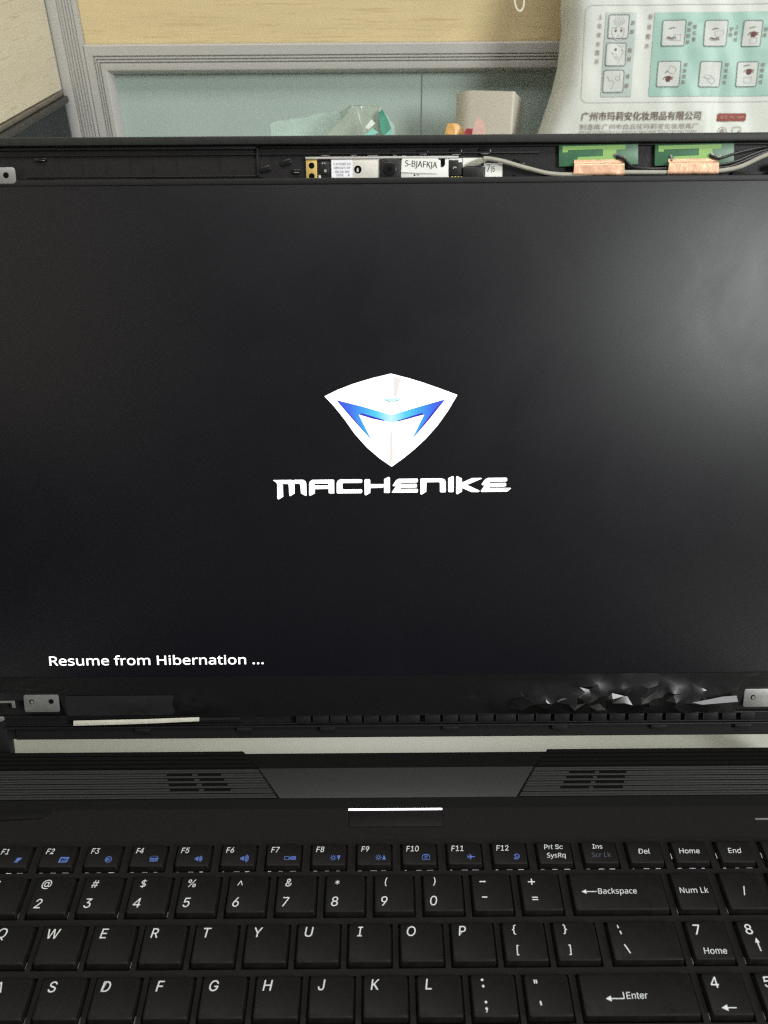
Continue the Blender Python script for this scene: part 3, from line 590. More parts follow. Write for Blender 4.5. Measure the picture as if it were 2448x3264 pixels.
disp = MB(LID).box(-177.5, 177.5, 24.0, 237.1, -2.95, 0.0).obj('display_panel', 'screen', lap, bev=0.2)
mb = MB(LID); mb.box(-179.5, 179.5, 236.0, 238.15, -2.9, 0.35); mb.obj('panel_edge', 'bezelmetal', disp, bev=0.3)
LOGO = {
'SH': [(-0.93,164.28),(5.74,162.55),(11.88,160.67),(18.73,158.25),(25.8,155.61),(22.23,149.48),(18.14,143.65),(13.33,138.13),(8.49,133.63),(3.96,129.94),(-0.79,126.51),(-5.78,130.01),(-10.95,134.61),(-15.73,140.09),(-19.78,146.01),(-23.81,151.2),(-27.69,155.47),(-22.3,158.01),(-16.11,160.34),(-8.58,162.52)],
'BL': [(-23.06,153.93),(-12.13,151.11),(-0.82,147.73),(10.19,150.94),(21.02,153.94),(14.34,145.75),(7.24,137.34),(12.47,147.77),(6.07,146.16),(-0.69,144.62),(-7.37,146.4),(-14.03,147.97),(-8.84,137.39),(-15.99,145.64)],
'D1': [(-23.06,153.93),(-17.67,148.27),(-12.93,142.5),(-8.84,137.39),(-15.99,145.5)], 'D2': [(21.02,153.94),(16.72,149.87),(11.93,143.7),(7.24,137.34),(14.34,145.62)],
'D3': [(-13.88,147.97),(-12.95,148.51),(-8.53,147.25),(-3.65,145.69),(-3.65,145.22),(-8.54,146.27)], 'D4': [(12.43,147.86),(11.51,148.48),(7.08,147.14),(1.25,145.28),(1.56,144.97),(7.38,146.46)],
'CH': [(-6.78,154.98),(-3.59,153.92),(-0.85,152.93),(1.9,153.82),(5.1,155.07),(1.59,153.28),(-0.85,152.81),(-2.07,153.0)], 'CY': [(-5.1,154.85),(-1.15,154.36),(3.73,154.9),(1.59,153.82),(-0.85,152.99),(-2.98,153.68)],
'S1': [(0.11,163.1),(3.14,162.48),(1.45,155.25),(-0.08,155.11)], 'S2': [(-1.21,142.59),(-0.45,141.05),(-0.2,130.79),(-0.99,127.35),(-1.91,127.98),(-1.71,136.41)],
'S3': [(5.85,145.15),(9.98,145.89),(9.22,143.59)], 'S4': [(13.37,142.79),(14.74,144.78),(16.43,144.31),(14.6,141.86)], 'S5': [(-23.14,150.17),(-21.1,148.78),(-19.08,146.35),(-21.14,146.71)]}
mb = MB(LID); mb.flat(LOGO['SH'], 0.03)
mb.mi = 5
for q in ('S1', 'S2'): mb.flat(LOGO[q], 0.04)
mb.mi = 1; mb.flat(LOGO['BL'], 0.05); mb.mi = 2
for q in ('D1', 'D2', 'D3', 'D4'): mb.flat(LOGO[q], 0.06)
mb.mi = 3; mb.flat(LOGO['CY'], 0.05); mb.mi = 4; mb.flat(LOGO['CH'], 0.06)
mb.obj('shield_logo', ['glow', 'logoblue', 'logodeep', 'logocyan', 'logogrey', 'logobeige'], disp, recalc=False)
LET = [
[(-49.67,121.3),(-41.95,121.33),(-41.34,121.07),(-40.71,121.35),(-37.28,121.33),(-36.31,120.72),(-35.99,119.76),(-36.04,114.67),(-36.48,114.61),(-38.32,115.65),(-38.44,119.15),(-38.89,119.69),(-40.91,119.68),(-40.88,115.67),(-42.73,114.53),(-43.16,114.73),(-43.27,119.19),(-43.62,119.66),(-45.68,119.65),(-45.68,114.27),(-47.59,113.16),(-48.14,113.42),(-47.98,119.7),(-48.28,120.18)],
[(-34.85,119.44),(-34.51,120.55),(-33.55,121.27),(-24.84,121.33),(-24.5,121.01),(-24.55,115.54),(-26.52,115.49),(-26.89,115.88),(-26.87,119.63),(-32.19,119.67),(-32.67,119.42),(-32.62,118.95),(-26.88,118.81),(-26.91,117.47),(-32.56,117.36),(-32.54,115.67),(-34.51,114.53),(-34.97,114.92)],
[(-23.47,119.83),(-22.98,120.93),(-22.04,121.37),(-13.48,121.37),(-12.99,121.11),(-13.0,120.22),(-13.41,119.85),(-20.88,119.84),(-21.14,119.33),(-21.11,117.59),(-20.87,117.17),(-13.38,117.18),(-13.01,116.79),(-13.02,115.93),(-13.4,115.52),(-23.24,115.5),(-23.58,115.85)],
[(-12.02,121.01),(-11.71,121.35),(-10.06,121.34),(-9.69,120.99),(-9.68,119.31),(-3.94,119.27),(-3.93,121.36),(-2.12,122.29),(-1.56,121.97),(-1.6,115.85),(-1.91,115.53),(-3.72,115.54),(-4.03,115.86),(-4.01,118.31),(-4.64,117.75),(-9.63,117.66),(-9.72,115.68),(-11.38,114.61),(-12.04,114.87)],
[(-0.45,118.7),(1.02,120.91),(2.11,121.44),(9.58,121.48),(9.95,121.16),(9.95,120.21),(9.58,119.89),(3.04,119.78),(2.73,119.28),(9.27,119.29),(9.58,118.94),(9.58,118.08),(9.21,117.77),(3.03,117.69),(2.57,117.18),(9.65,117.19),(9.96,116.87),(9.96,115.98),(9.59,115.6),(-0.72,115.62),(-0.84,115.9),(1.01,118.34),(-0.08,118.35)],
[(10.98,121.31),(11.29,121.53),(19.53,121.53),(20.94,121.07),(21.42,119.96),(21.51,115.99),(21.2,115.64),(19.42,115.62),(19.05,115.97),(18.99,119.66),(18.61,119.98),(13.47,119.89),(13.4,115.95),(11.53,114.76),(10.99,115.02)],
[(22.4,121.54),(24.19,122.41),(24.69,122.15),(24.73,116.12),(24.42,115.71),(22.86,115.69),(22.45,116.01)],
[(25.69,122.14),(26.21,122.39),(28.03,121.34),(28.11,119.72),(32.29,121.52),(35.87,121.59),(36.28,121.27),(30.15,118.69),(35.25,116.3),(35.35,115.88),(34.88,115.63),(32.01,115.68),(28.14,117.43),(28.16,115.94),(26.3,114.77),(25.74,115.03)],
[(36.13,118.9),(37.59,120.95),(38.82,121.54),(46.29,121.58),(46.64,121.29),(46.66,120.4),(46.33,120.02),(39.79,119.98),(39.24,119.41),(45.97,119.42),(46.29,119.07),(46.31,118.25),(45.97,117.93),(39.68,117.85),(39.22,117.35),(47.96,117.31),(48.34,117.02),(46.75,115.76),(36.29,115.65),(35.88,115.97),(37.48,118.51),(36.55,118.51)]]
mb = MB(LID)
for q in LET: mb.flat(q, 0.03)
mb.obj('wordmark', 'glow', disp, recalc=False)
mb = MB(LID); write(mb, 'Resume from Hibernation ...', -149.1, 40.45, 4.1, 0.03, 'l', 0, 0.016, width=92.4); mb.obj('boot_message', 'glow', disp, recalc=False)
def plate_with_holes(mb, x0, x1, s0, s1, holes, n0, n1, rad):
    mb.prism(rrect(x0, x1, s0, s1, rad), n0, n1)
for (x0, x1, s0, s1, rad, holes) in ((-161.9, -146.6, 18.8, 26.9, 0.9, ((-158.5, 23.7), (-150.0, 23.8))), (152.4, 168, 18.7, 27.2, 0.9, ((156.4, 23.3), (164.5, 23.3))), (-158.5, -143.1, 236.9, 242.8, 1.3, ((-146.7, 239.9), (-154.5, 239.9))), (143.5, 158.9, 236.9, 242.8, 1.3, ((147.1, 239.9), (154.9, 239.9)))):
    mb = MB(LID); mb.prism(rrect(x0, x1, s0, s1, rad), -0.2, 0.4); t = mb.obj('mounting_tab', 'steel', disp, bev=0.12)
    if True:
        for i, (hx, hs) in enumerate(holes):
            mb = MB(LID); mb.disc(hx, hs, 1.12, 0.43, 20)
            mb.mi = 1; mb.ring(hx, hs, 1.1, 1.4, 0.425, 20)
            if i == 0 and s0 < 100: mb.mi = 2; mb.disc(hx + 0.15, hs - 0.1, 0.72, 0.45, 12)
            m2 = mb.mesh('screw_hole', recalc=False); put('screw_hole', m2, ['void', 'steel', 'groove'], disp)

# tapes and clips below the panel
def film(name, x0, x1, s0, s1, base, amp, mt, label, regions, na=150, nb=22, seed=1.0):
    mb = MB(LID); vs = []
    for j in range(nb + 1):
        for i in range(na + 1):
            x = x0 + (x1 - x0) * i / na; q = s0 + (s1 - s0) * j / nb; h = 0.0
            for (cx, rx_, cs, rs, a) in regions:
                wgt = max(0, 1 - ((x - cx) / rx_) ** 2) * max(0, 1 - ((q - cs) / rs) ** 2)
                v = noise.noise(Vector((x / 11, q / 5.5, seed))) + 0.35 * noise.noise(Vector((x / 5.0, q / 3.0, seed + 5)))
                h += a * wgt * (abs(v) * 1.9)
            h += amp * noise.noise(Vector((x / 18, q / 5, seed + 2)))
            jag = 0.35 * noise.noise(Vector((x / 5, seed, 0))) if j in (0, nb) else 0
            vs.append((x, q + jag, base + abs(h) * 0.9))
    mb.add(vs, [(j * (na + 1) + i, j * (na + 1) + i + 1, (j + 1) * (na + 1) + i + 1, (j + 1) * (na + 1) + i) for j in range(nb) for i in range(na)])
    return mb.obj(name, mt, lap, label, smooth=True, recalc=False, ang=60)
def crumple(x0, x1, s0, s1, base, regions, nx, ns, seed, mt, label, wob=0.6, flat=False):
    rv = random.Random(seed); mb = MB(LID); vs = []
    for j in range(ns + 1):
        for i in range(nx + 1):
            x = x0 + (x1 - x0) * i / nx; lo = s0(x); q = lo + (s1 - lo) * j / ns
            if 0 < j < ns: q += rv.uniform(-0.38, 0.38) * (s1 - lo) / ns
            elif j == 0: q += rv.uniform(-0.25, 0.25)
            if 0 < i < nx: x += rv.uniform(-0.4, 0.4) * (x1 - x0) / nx
            else: x += rv.uniform(-1, 1) * wob
            h = rv.uniform(0, 0.09)
            for (cx, rx_, cs, rs, a) in regions:
                h += a * max(0, 1 - ((x - cx) / rx_) ** 2) * max(0, 1 - ((q - cs) / rs) ** 2) * rv.random()
            for (cx, rx_, cs, rs, a) in regions[:2]:
                wg = max(0, 1 - ((x - cx) / rx_) ** 2) * max(0, 1 - ((q - cs) / rs) ** 2)
                fr = (x / 10.5 + 0.55 * noise.noise(Vector((x / 9, q / 5, 2.0)))) % 1.0
                h += (1.9 if a > 1.5 else 0.3) * wg ** 0.6 * ((1 - fr) if fr > 0.22 else fr * 3.5) * (a / 2.3)
            vs.append((x, q, base + h))
    fs = []
    for j in range(ns):
        for i in range(nx):
            a, b, cc, d = j * (nx + 1) + i, j * (nx + 1) + i + 1, (j + 1) * (nx + 1) + i + 1, (j + 1) * (nx + 1) + i
            fs += [(a, b, cc), (a, cc, d)] if rv.random() < 0.5 else [(a, b, d), (b, cc, d)]
    mb.add(vs, fs); return mb.obj('adhesive_film', mt, lap, label, recalc=False, smooth=True, ang=24)
crumple(-177, 177, lambda x: 16.3 if -144 < x < 150.3 else 27.9, 34.9, 0.12, [(106, 42, 23, 7.5, 2.3), (66, 26, 22, 6, 1.7), (100, 25, 30.5, 3.5, 1.2), (-88, 14, 22, 6, 1.0)], 104, 7, 3, 'tape', 'glossy black film crinkled towards the right')
crumple(-144, -97, lambda x: 17.2, 26.4, 0.5, [(-112, 14, 22, 5, 0.7)], 14, 4, 8, 'tapegrey', 'duller grey film patch beside the left bracket', 0.8)
mb = MB(LID); mb.prism([(129.5, 21.9), (133.7, 20.9), (149.2, 22.2), (148.3, 25.0), (142, 24.5), (136, 23.2)], 2.1, 2.3); mb.obj('clear_film', 'clear', lap)
mb = MB(LID); mb.box(-177, 177, 15.6, 16.2, -2.9, -0.4); mb.obj('moulded_rib', 'shelldark', sh, bev=0.2)
for a, b in [(-43.7,-36.8),(-36.3,-28.8),(-28.7,-21.2),(-21.0,-14.2),(-13.9,-6.6),(-6.2,0.8),(1.4,11.4),(13.0,20.3),(20.9,28.3),(28.4,35.9),(36.3,43.8),(44.2,53.7),(53.9,61.6),(61.8,69.0),(70.0,77.3),(78.2,85.6),(86.3,93.7),(94.3,101.8),(102.6,110.1),(110.8,118.2),(119.0,126.3),(127.3,134.1),(135.4,142.9),(143.9,150.7),(152.0,159.0)]:
    mb = MB(LID); mb.box(a + 0.25, b - 0.35, 11.9, 15.7, -2.98, -0.9); mb.box(a + 0.25, a + 0.7, 11.9, 15.7, -0.92, -0.6); mb.obj('moulded_tab', 'shell', sh, bev=0.25)
mb = MB(LID); mb.box(-172, 175, 10.0, 10.7, -2.98, -0.8); mb.box(-172, 175, 11.2, 11.6, -2.98, -1.4); mb.obj('lower_ledge', 'shell', sh, bev=0.15)
mb = MB(LID); mb.box(-168, 172, 4.3, 9.9, -2.97, -2.2); mb.obj('lower_band', 'shelldark', sh)
for a, b in ((-33.3, -26.3), (21.1, 28.4), (69.3, 76.4), (113, 120.1), (150, 157.5), (-70, -63), (-115, -108)):
    mb = MB(LID); mb.prism([(a, 9.9), (a + 0.5, 8.0), (b - 0.5, 8.0), (b, 9.9)], -2.1, -0.7); mb.obj('lower_clip', 'shell', sh, bev=0.15)
mb = MB(LID); mb.prism([(-141.5, 11.9), (-120, 12.4), (-104, 12.9), (-86.0, 13.7), (-85.9, 15.5), (-110, 14.8), (-128, 14.5), (-141.3, 14.3)], -0.5, 0.1); mb.obj('foam_strip', 'foam', lap, bev=0.2)
mb = MB(LID); mb.prism([(-85.8, 13.9), (-68, 14.3), (-68, 15.4), (-85.8, 15.3)], -0.6, -0.2); mb.obj('ribbon_cable', 'tapegrey', lap)
mb = MB(LID); mb.prism([(-176, 24.3), (-166.2, 24.3), (-166.0, 20.6), (-167.5, 20.6), (-167.7, 22.9), (-176, 22.9)], -0.6, -0.1); mb.prism([(-178, 16.8), (-171.8, 16.4), (-171.4, 15.0), (-173, 13.9), (-178, 13.6)], -0.6, -0.1); mb.obj('hinge_plate', 'steel', lap, bev=0.25)

# webcam board
wb = MB(LID).prism([(-32.9, 236.9), (42.0, 237.6), (42.0, 238.2), (35.6, 245.2), (27.0, 245.8), (-32.9, 245.7)], -2.97, -2.2).obj('webcam_board', 'blackpart', lap, bev=0.15)
mb = MB(LID); mb.box(-32.9, -28.7, 237.0, 245.1, -2.19, -1.9); mb.obj('gold_pad', 'gold', wb, bev=0.1)
for q in (242.9, 239.1): mb = MB(LID); mb.disc(-30.75, q, 1.12, -1.87, 18); mb.obj('screw_hole', 'void', wb, recalc=False)
mb = MB(LID); mb.box(-33.0, 25.3, 245.15, 245.95, -2.3, -1.3); mb.obj('shield_edge', 'alu', wb, bev=0.15)
mb = MB(LID); mb.prism([(-28.2, 237.8), (-4.9, 237.8), (-4.9, 245.1), (-23.3, 245.1), (-23.3, 238.4), (-27.2, 238.4), (-27.4, 239.4), (-28.2, 239.4)], -2.18, -1.75); mb.obj('metal_shield', 'silver', wb, bev=0.1)
mb = MB(LID); mb.disc(-13.1, 241.35, 1.45, -1.72, 20); mb.obj('screw_hole', 'void', wb, recalc=False)
mb = MB(LID); mb.prism([(-13.5, 240.5), (-12.8, 240.5), (-12.8, 241.6), (-13.15, 242.0), (-13.5, 241.6)], -1.715, -1.65); mb.obj('locating_pin', 'silver', wb)
mb = MB(LID); mb.prism([(-23.1, 238.5), (-15.1, 238.5), (-15.1, 244.8), (-23.1, 244.8)], -1.74, -1.66); st = mb.obj('sticker', 'sticker', wb)
mb = MB(LID)
for tx, q, w in (('V-3D-P5AMC-A59', 243.3, 6.6), ('GNN916B/7H-G29', 241.9, 6.2), ('FR0 Ver B09', 240.5, 5.4)): write(mb, tx, -19.1, q - 0.35, 0.85, -1.64, 'c', 0, 0.02, width=w)
write(mb, '160218', -20.0, 239.0, 0.85, -1.64, 'c', 0, 0.02, width=2.6); mb.flat([(-16.6, 238.8), (-16.25, 239.3), (-16.6, 239.8), (-16.95, 239.3)], -1.64)
mb.obj('sticker_print', 'greyink', wb, recalc=False)
mb = MB(LID); mb.box(-27.6, -24.0, 239.8, 244.4, -2.18, -1.9); mb.obj('microphone', 'blackpart', wb, bev=0.2)
mb = MB(LID); mb.ring(-25.5, 241.0, 0.25, 0.5, -1.88, 14); mb.disc(-26.6, 243.7, 0.25, -1.88); mb.disc(-25.7, 243.7, 0.25, -1.88); mb.obj('solder_dot', 'alu', wb, recalc=False)
mb = MB(LID); mb.box(-4.7, 3.2, 237.6, 244.9, -2.18, -0.9); mb.obj('camera_module', 'blackpart', wb, bev=0.3)
mb = MB(LID); mb.cyl(-0.9, 241.3, 2.4, -0.92, -0.4, 24); mb.obj('lens_ring', 'glossblack', wb, bev=0.15)
mb = MB(LID); mb.cyl(-0.9, 241.3, 0.7, -0.41, -0.3, 16); mb.obj('lens', 'void', wb)
mb = MB(LID); mb.box(3.4, 21.6, 237.8, 245.1, -2.18, -1.8); mb.obj('metal_shield', 'paper', wb, bev=0.1)
mb = MB(LID); mb.prism([(3.9, 246.1), (17.6, 245.1), (17.4, 242.6), (17.1, 239.6), (3.4, 240.2)], -1.6, -1.45); mb.obj('sticker', 'paper', wb)
mb = MB(LID)
vs, fs = glyphs('S-BJAFKJA', 0.0); wv = max(p[0] for p in vs); kx = 12.2 / wv; ca, sa = math.cos(-0.062), math.sin(-0.062)
for q, ex in enumerate((-0.05, 0, 0.05)): mb.add([(4.9 + ex + px * kx * ca - py * 2.15 * sa, 242.35 + px * kx * sa + py * 2.15 * ca, -1.43 + q * 0.004) for px, py in vs], fs)
mb.flat([(8.2, 238.9), (8.9, 238.9), (8.9, 239.5), (8.2, 239.5)], -1.77); mb.flat([(9.3, 239.1), (10.3, 239.1), (10.3, 239.4), (9.3, 239.4)], -1.77)
mb.obj('sticker_print', 'ink', wb, recalc=False)
mb = MB(LID); mb.prism([(18.5, 245.0), (20.2, 245.0), (20.2, 242.9), (19.7, 242.2), (19.0, 241.9), (18.6, 242.1), (18.5, 244.6), (17.3, 244.7), (17.3, 245.0)], -1.79, -1.7); mb.obj('slot', 'void', wb)
mb = MB(LID); mb.prism([(21.75, 238.9), (26.7, 238.9), (26.7, 243.6), (25.2, 243.6), (25.2, 244.4), (21.75, 244.4)], -2.1, -1.4); mb.obj('chip', 'blackpart', wb, bev=0.15)
mb = MB(LID); mb.prism([(25.3, 243.7), (26.7, 243.7), (26.7, 245.1), (21.7, 245.1), (21.7, 244.5), (25.3, 244.5)], -2.18, -1.7); mb.obj('metal_shield', 'paper', wb)
mb = MB(LID); mb.ring(23.9, 241.5, 0.35, 0.65, -1.37, 14, 0, 200); mb.obj('solder_dot', 'alu', wb, recalc=False)
for q in (22.9, 24.1, 25.3, 26.4): mb = MB(LID); mb.cyl(q, 238.1, 0.5, -2.15, -1.5, 12); mb.obj('gold_contact', 'goldbright', wb)
mb = MB(LID); mb.box(26.95, 35.4, 241.2, 245.2, -2.1, -1.7); mb.box(35.55, 42.1, 238.0, 243.3, -2.19, -1.8); mb.obj('sticker', 'paper', wb, label='white paper tag behind the cable plug')
mb = MB(LID); write(mb, '7', 36.1, 240.2, 2.6, -1.78, 'l', 0, 0.01, 0.75); write(mb, '5', 38.3, 240.2, 1.9, -1.78, 'l', 0, 0.01, 0.75); mb.line([(37.85, 239.8), (37.95, 242.6)], 0.18, -1.775); mb.obj('sticker_print', 'ink', wb, recalc=False)
mb = MB(LID); mb.box(26.95, 35.3, 237.8, 241.9, -2.1, -0.6); mb.box(28, 34.2, 241.85, 242.8, -1.69, -0.8); mb.box(33.8, 35.1, 242.2, 243.6, -1.69, -0.7); mb.obj('cable_plug', 'blackpart', wb, bev=0.25)
mb = MB(LID)
for q in range(6): mb.tube(spline([(28 + q * 0.7, 242.2, -0.7), (30 + q * 0.6, 243.4 - q * 0.12, -0.1), (33.5 + q * 0.4, 244.5 - q * 0.12, 0.3), (38, 244.4 - q * 0.05, 0.2)], 5), 0.26, 6)
mb.obj('wire_bundle', ['cable', 'wire'], wb, smooth=True)

# antennas, copper foil, cables
def antenna(x0, flip):
    ang = [(63.4, 249.7), (93.4, 250.0), (93.9, 242.6), (63.7, 242.0)]
    dxx = x0 - 63.4
    m = MB(LID); m.prism([(px + dxx, q - 0.15) for px, q in ang], -2.9, -1.7); b = m.obj('antenna_board', 'pcb', lap, bev=0.12)
    m = MB(LID)
    m.prism([(px + dxx, q - 0.1) for px, q in [(64.7, 249.1), (88.6, 249.5), (88.7, 248.0), (85.3, 247.8), (85.1, 244.0), (72.0, 243.4), (70.5, 243.4), (70.7, 245.3), (80.2, 245.6), (80.1, 248.1), (66.9, 247.8), (66.8, 247.0), (64.8, 247.0)]], -1.69, -1.62)
    m.obj('trace', 'trace', b)
    m = MB(LID)
    for px, q, rr in ((85.0, 245.7, 0.75), (87.6, 244.7, 0.85), (88.1, 245.3, 0.5)) + (((69.6, 245.2, 0.6), (70.0, 243.9, 0.6)) if flip else ()):
        for k_ in range(3): m.cyl(px + dxx, q, rr * (1 - k_ * 0.28), -1.6 + k_ * 0.3, -1.3 + k_ * 0.3, 12)
    m.obj('solder_joint', 'solder', b, smooth=True)
antenna(63.4, False); antenna(99.9, True)
def foil(x0, x1, s0, s1, seed):
    m = MB(LID); na, nb = 24, 24; vs = []
    for j in range(nb + 1):
        q = s0 + (s1 - s0) * j / nb
        for i in range(na + 1):
            x = x0 + (x1 - x0) * i / na
            t = (q - s0) / (s1 - s0)
            prof_ = [(0, -2.7), (0.12, 0.1), (0.2, 0.3), (0.68, 0.25), (0.74, 0.1), (0.80, -1.0), (0.84, -1.3), (1.0, -1.4)]
            for (ta, ha), (tb_, hb) in zip(prof_, prof_[1:]):
                if ta <= t <= tb_: h = ha + (hb - ha) * (t - ta) / (tb_ - ta)
            h += 0.12 * noise.noise(Vector((x / 5, q / 2.5, seed))) + 0.03 * noise.noise(Vector((x, q, seed)))
            vs.append((x + 0.5 * t * (1 if i == 0 else -1 if i == na else 0), q + 0.18 * noise.noise(Vector((x / 4, seed, 2))), h))
    m.add(vs, [(j * (na + 1) + i, j * (na + 1) + i + 1, (j + 1) * (na + 1) + i + 1, (j + 1) * (na + 1) + i) for j in range(nb) for i in range(na)])
    return m.obj('copper_foil', 'copper', lap, smooth=True, recalc=False, ang=60)
foil(68.8, 88.5, 237.9, 244.2, 1.0); foil(104.7, 124.3, 238.1, 244.3, 6.0)
mb = MB(LID); mb.tube(spline([(34.5, 244.6, 0.2), (36.5, 244.6, 0.2), (41.9, 243.7, -0.2), (48, 242.1, -0.6), (53.6, 240.7, -0.9), (60, 239.3, -1.0), (67.8, 238.8, -1.0), (78, 239.2, -1.0), (88.5, 239.5, -1.0), (104.6, 239.4, -1.0), (115, 239.6, -1.0), (124.6, 239.8, -1.0), (132.5, 241.2, -0.7), (142.4, 245.4, -0.3), (156, 249, -0.2), (176, 249.2, -0.6)], 8), 0.82, 10)
mb.obj('screen_cable', 'cable', lap, smooth=True)
for pts in ([(84.8, 245.8, -1.2), (88.0, 244.2, -0.7), (91.6, 241.6, -1.4), (97, 240.9, -1.9), (104.9, 240.9, -1.9), (125.1, 241.0, -1.6), (131.3, 242.2, -1.3), (142.9, 246.5, -1.2), (160, 249.0, -1.5)], [(120.7, 245.6, -1.2), (124.2, 244.2, -0.8), (131.0, 246.1, -1.3), (142.7, 248.4, -1.5), (160, 249.5, -1.7)], [(124.5, 242.0, -1.8), (131.0, 243.2, -1.7), (142.7, 247.3, -1.7), (160, 249.2, -1.9)]):
    mb = MB(LID); mb.tube(spline(pts, 8), 0.5, 8); mb.obj('antenna_wire', 'wire', lap, smooth=True)

# ------------------------------------------------------------------ white printed bag
bag = thing('printed_bag', 'white plastic cosmetics bag printed with mint instruction pictures behind the laptop', 'bag', tuple(BAGP(300, 0, -15)))
def bp(o): o.matrix_parent_inverse = Matrix.Translation(-bag.location); return o
mb = MB(BAG); na, nb = 90, 90; vs = []
for j in range(nb + 1):
    b = 470.0 * j / nb; e = edge(b)
    for i in range(na + 1):
        t = (i / na); t = t * t * 0.5 + t * 0.5
        vs.append((e + (470 - e) * t, b, 0))
mb.add(vs, [(j * (na + 1) + i, j * (na + 1) + i + 1, (j + 1) * (na + 1) + i + 1, (j + 1) * (na + 1) + i) for j in range(nb) for i in range(na)])
bp(mb.obj('front_sheet', 'bag', bag, smooth=True, recalc=False, ang=80))
mb = MB(BAGP); vs = []
for j in range(nb + 1):
    b = 470.0 * j / nb; e = edge(b)
    for i in range(21): t = i / 20; a = e + (470 - e) * t; vs.append((a, b, -34.2 - (14 if b > 40 else b * 0.35) * math.sin(math.pi * t) ** 0.6))
mb.add(vs, [(j * 21 + i, j * 21 + i + 1, (j + 1) * 21 + i + 1, (j + 1) * 21 + i) for j in range(nb) for i in range(20)])
bp(mb.obj('back_sheet', 'bag', bag, smooth=True, recalc=False, ang=80))
def pr(name, fn, mt, label=None):
    m = MB(BAG); fn(m); return bp(m.obj(name, mt, bag, label, recalc=False))
def lean(x, b, b0): return x + (b - b0) * 0.035
pr('printed_panel', lambda m: m.sheet(179.5, 204.8, 206.7, 269, 0.5, 14, 30), 'mintpale', 'pale mint printed column')
pr('printed_panel', lambda m: m.sheet(219.6, 330, 206.7, 268.9, 0.5, 50, 30), 'mint', 'mint printed panel')
def border(m):
    pts = rrect(163.4, 360, 202.5, 274.6, 5, 6); out = []
    for (x0, y0), (x1, y1) in zip(pts, pts[1:] + pts[:1]):
        k_ = max(1, int(math.hypot(x1 - x0, y1 - y0) / 4))
        for q in range(k_): out.append((x0 + (x1 - x0) * q / k_, y0 + (y1 - y0) * q / k_))
    for i in range(len(out)):
        if True: m.line([out[i], out[(i + 1) % len(out)]], 0.55, 0.45)
pr('printed_border', border, 'paleink')
PIC = {'p1': (182.2, 198.6, 250.2, 267.2), 'p2': (181.6, 198.0, 229.9, 246.8), 'p3': (180.9, 197.5, 210.0, 226.6), 'q1': (226.5, 245.0, 244.2, 263.1), 'q2': (261.1, 279.7, 243.9, 262.8), 'q3': (292.9, 307.9, 243.7, 262.4), 'q4': (225.3, 243.8, 213.9, 232.9), 'q5': (260.2, 278.1, 213.6, 232.6), 'q6': (291.6, 308.5, 213.7, 232.4)}
def eye(m, x, y, n): m.ring(x, y, 0.0, 2.2, n, 18); m.line([(x - 4.4, y - 0.3), (x - 2.3, y + 1.7), (x + 1.5, y + 1.9), (x + 3.0, y + 0.8)], 0.4, n + 0.03); m.line([(x + 2.2, y + 1.2), (x + 4.0, y + 1.3)], 0.5, n + 0.05); m.line([(x + 2.3, y + 0.2), (x + 3.8, y - 0.3)], 0.5, n + 0.05)
def lashes(m, x, y, n, k_=6):
    m.line([(x - 3.2, y + 0.6), (x, y - 0.5), (x + 3.2, y + 0.6)], 0.6, n)
    for q in range(k_): t = -1 + 2 * q / (k_ - 1); m.line([(x + t * 3, y - 0.3 + 0.7 * t * t), (x + t * 3.9, y - 2.2 + 0.9 * t * t)], 0.45, n + 0.03)
def brow(m, x, y, n): m.flat([(x - 3.2, y - 0.5), (x, y + 0.3), (x + 3.3, y + 0.5), (x + 0.2, y + 0.9), (x - 2.6, y + 0.3)], n)
def pad(m, x, y, a, n, hw=2.6, hh=2.1):
    ca, sa = math.cos(a), math.sin(a); P = [(x + px * ca - py * sa, y + px * sa + py * ca) for px, py in rrect(-hw, hw, -hh, hh, 0.6, 2)]
    m.line(P + P[:1], 0.35, n)
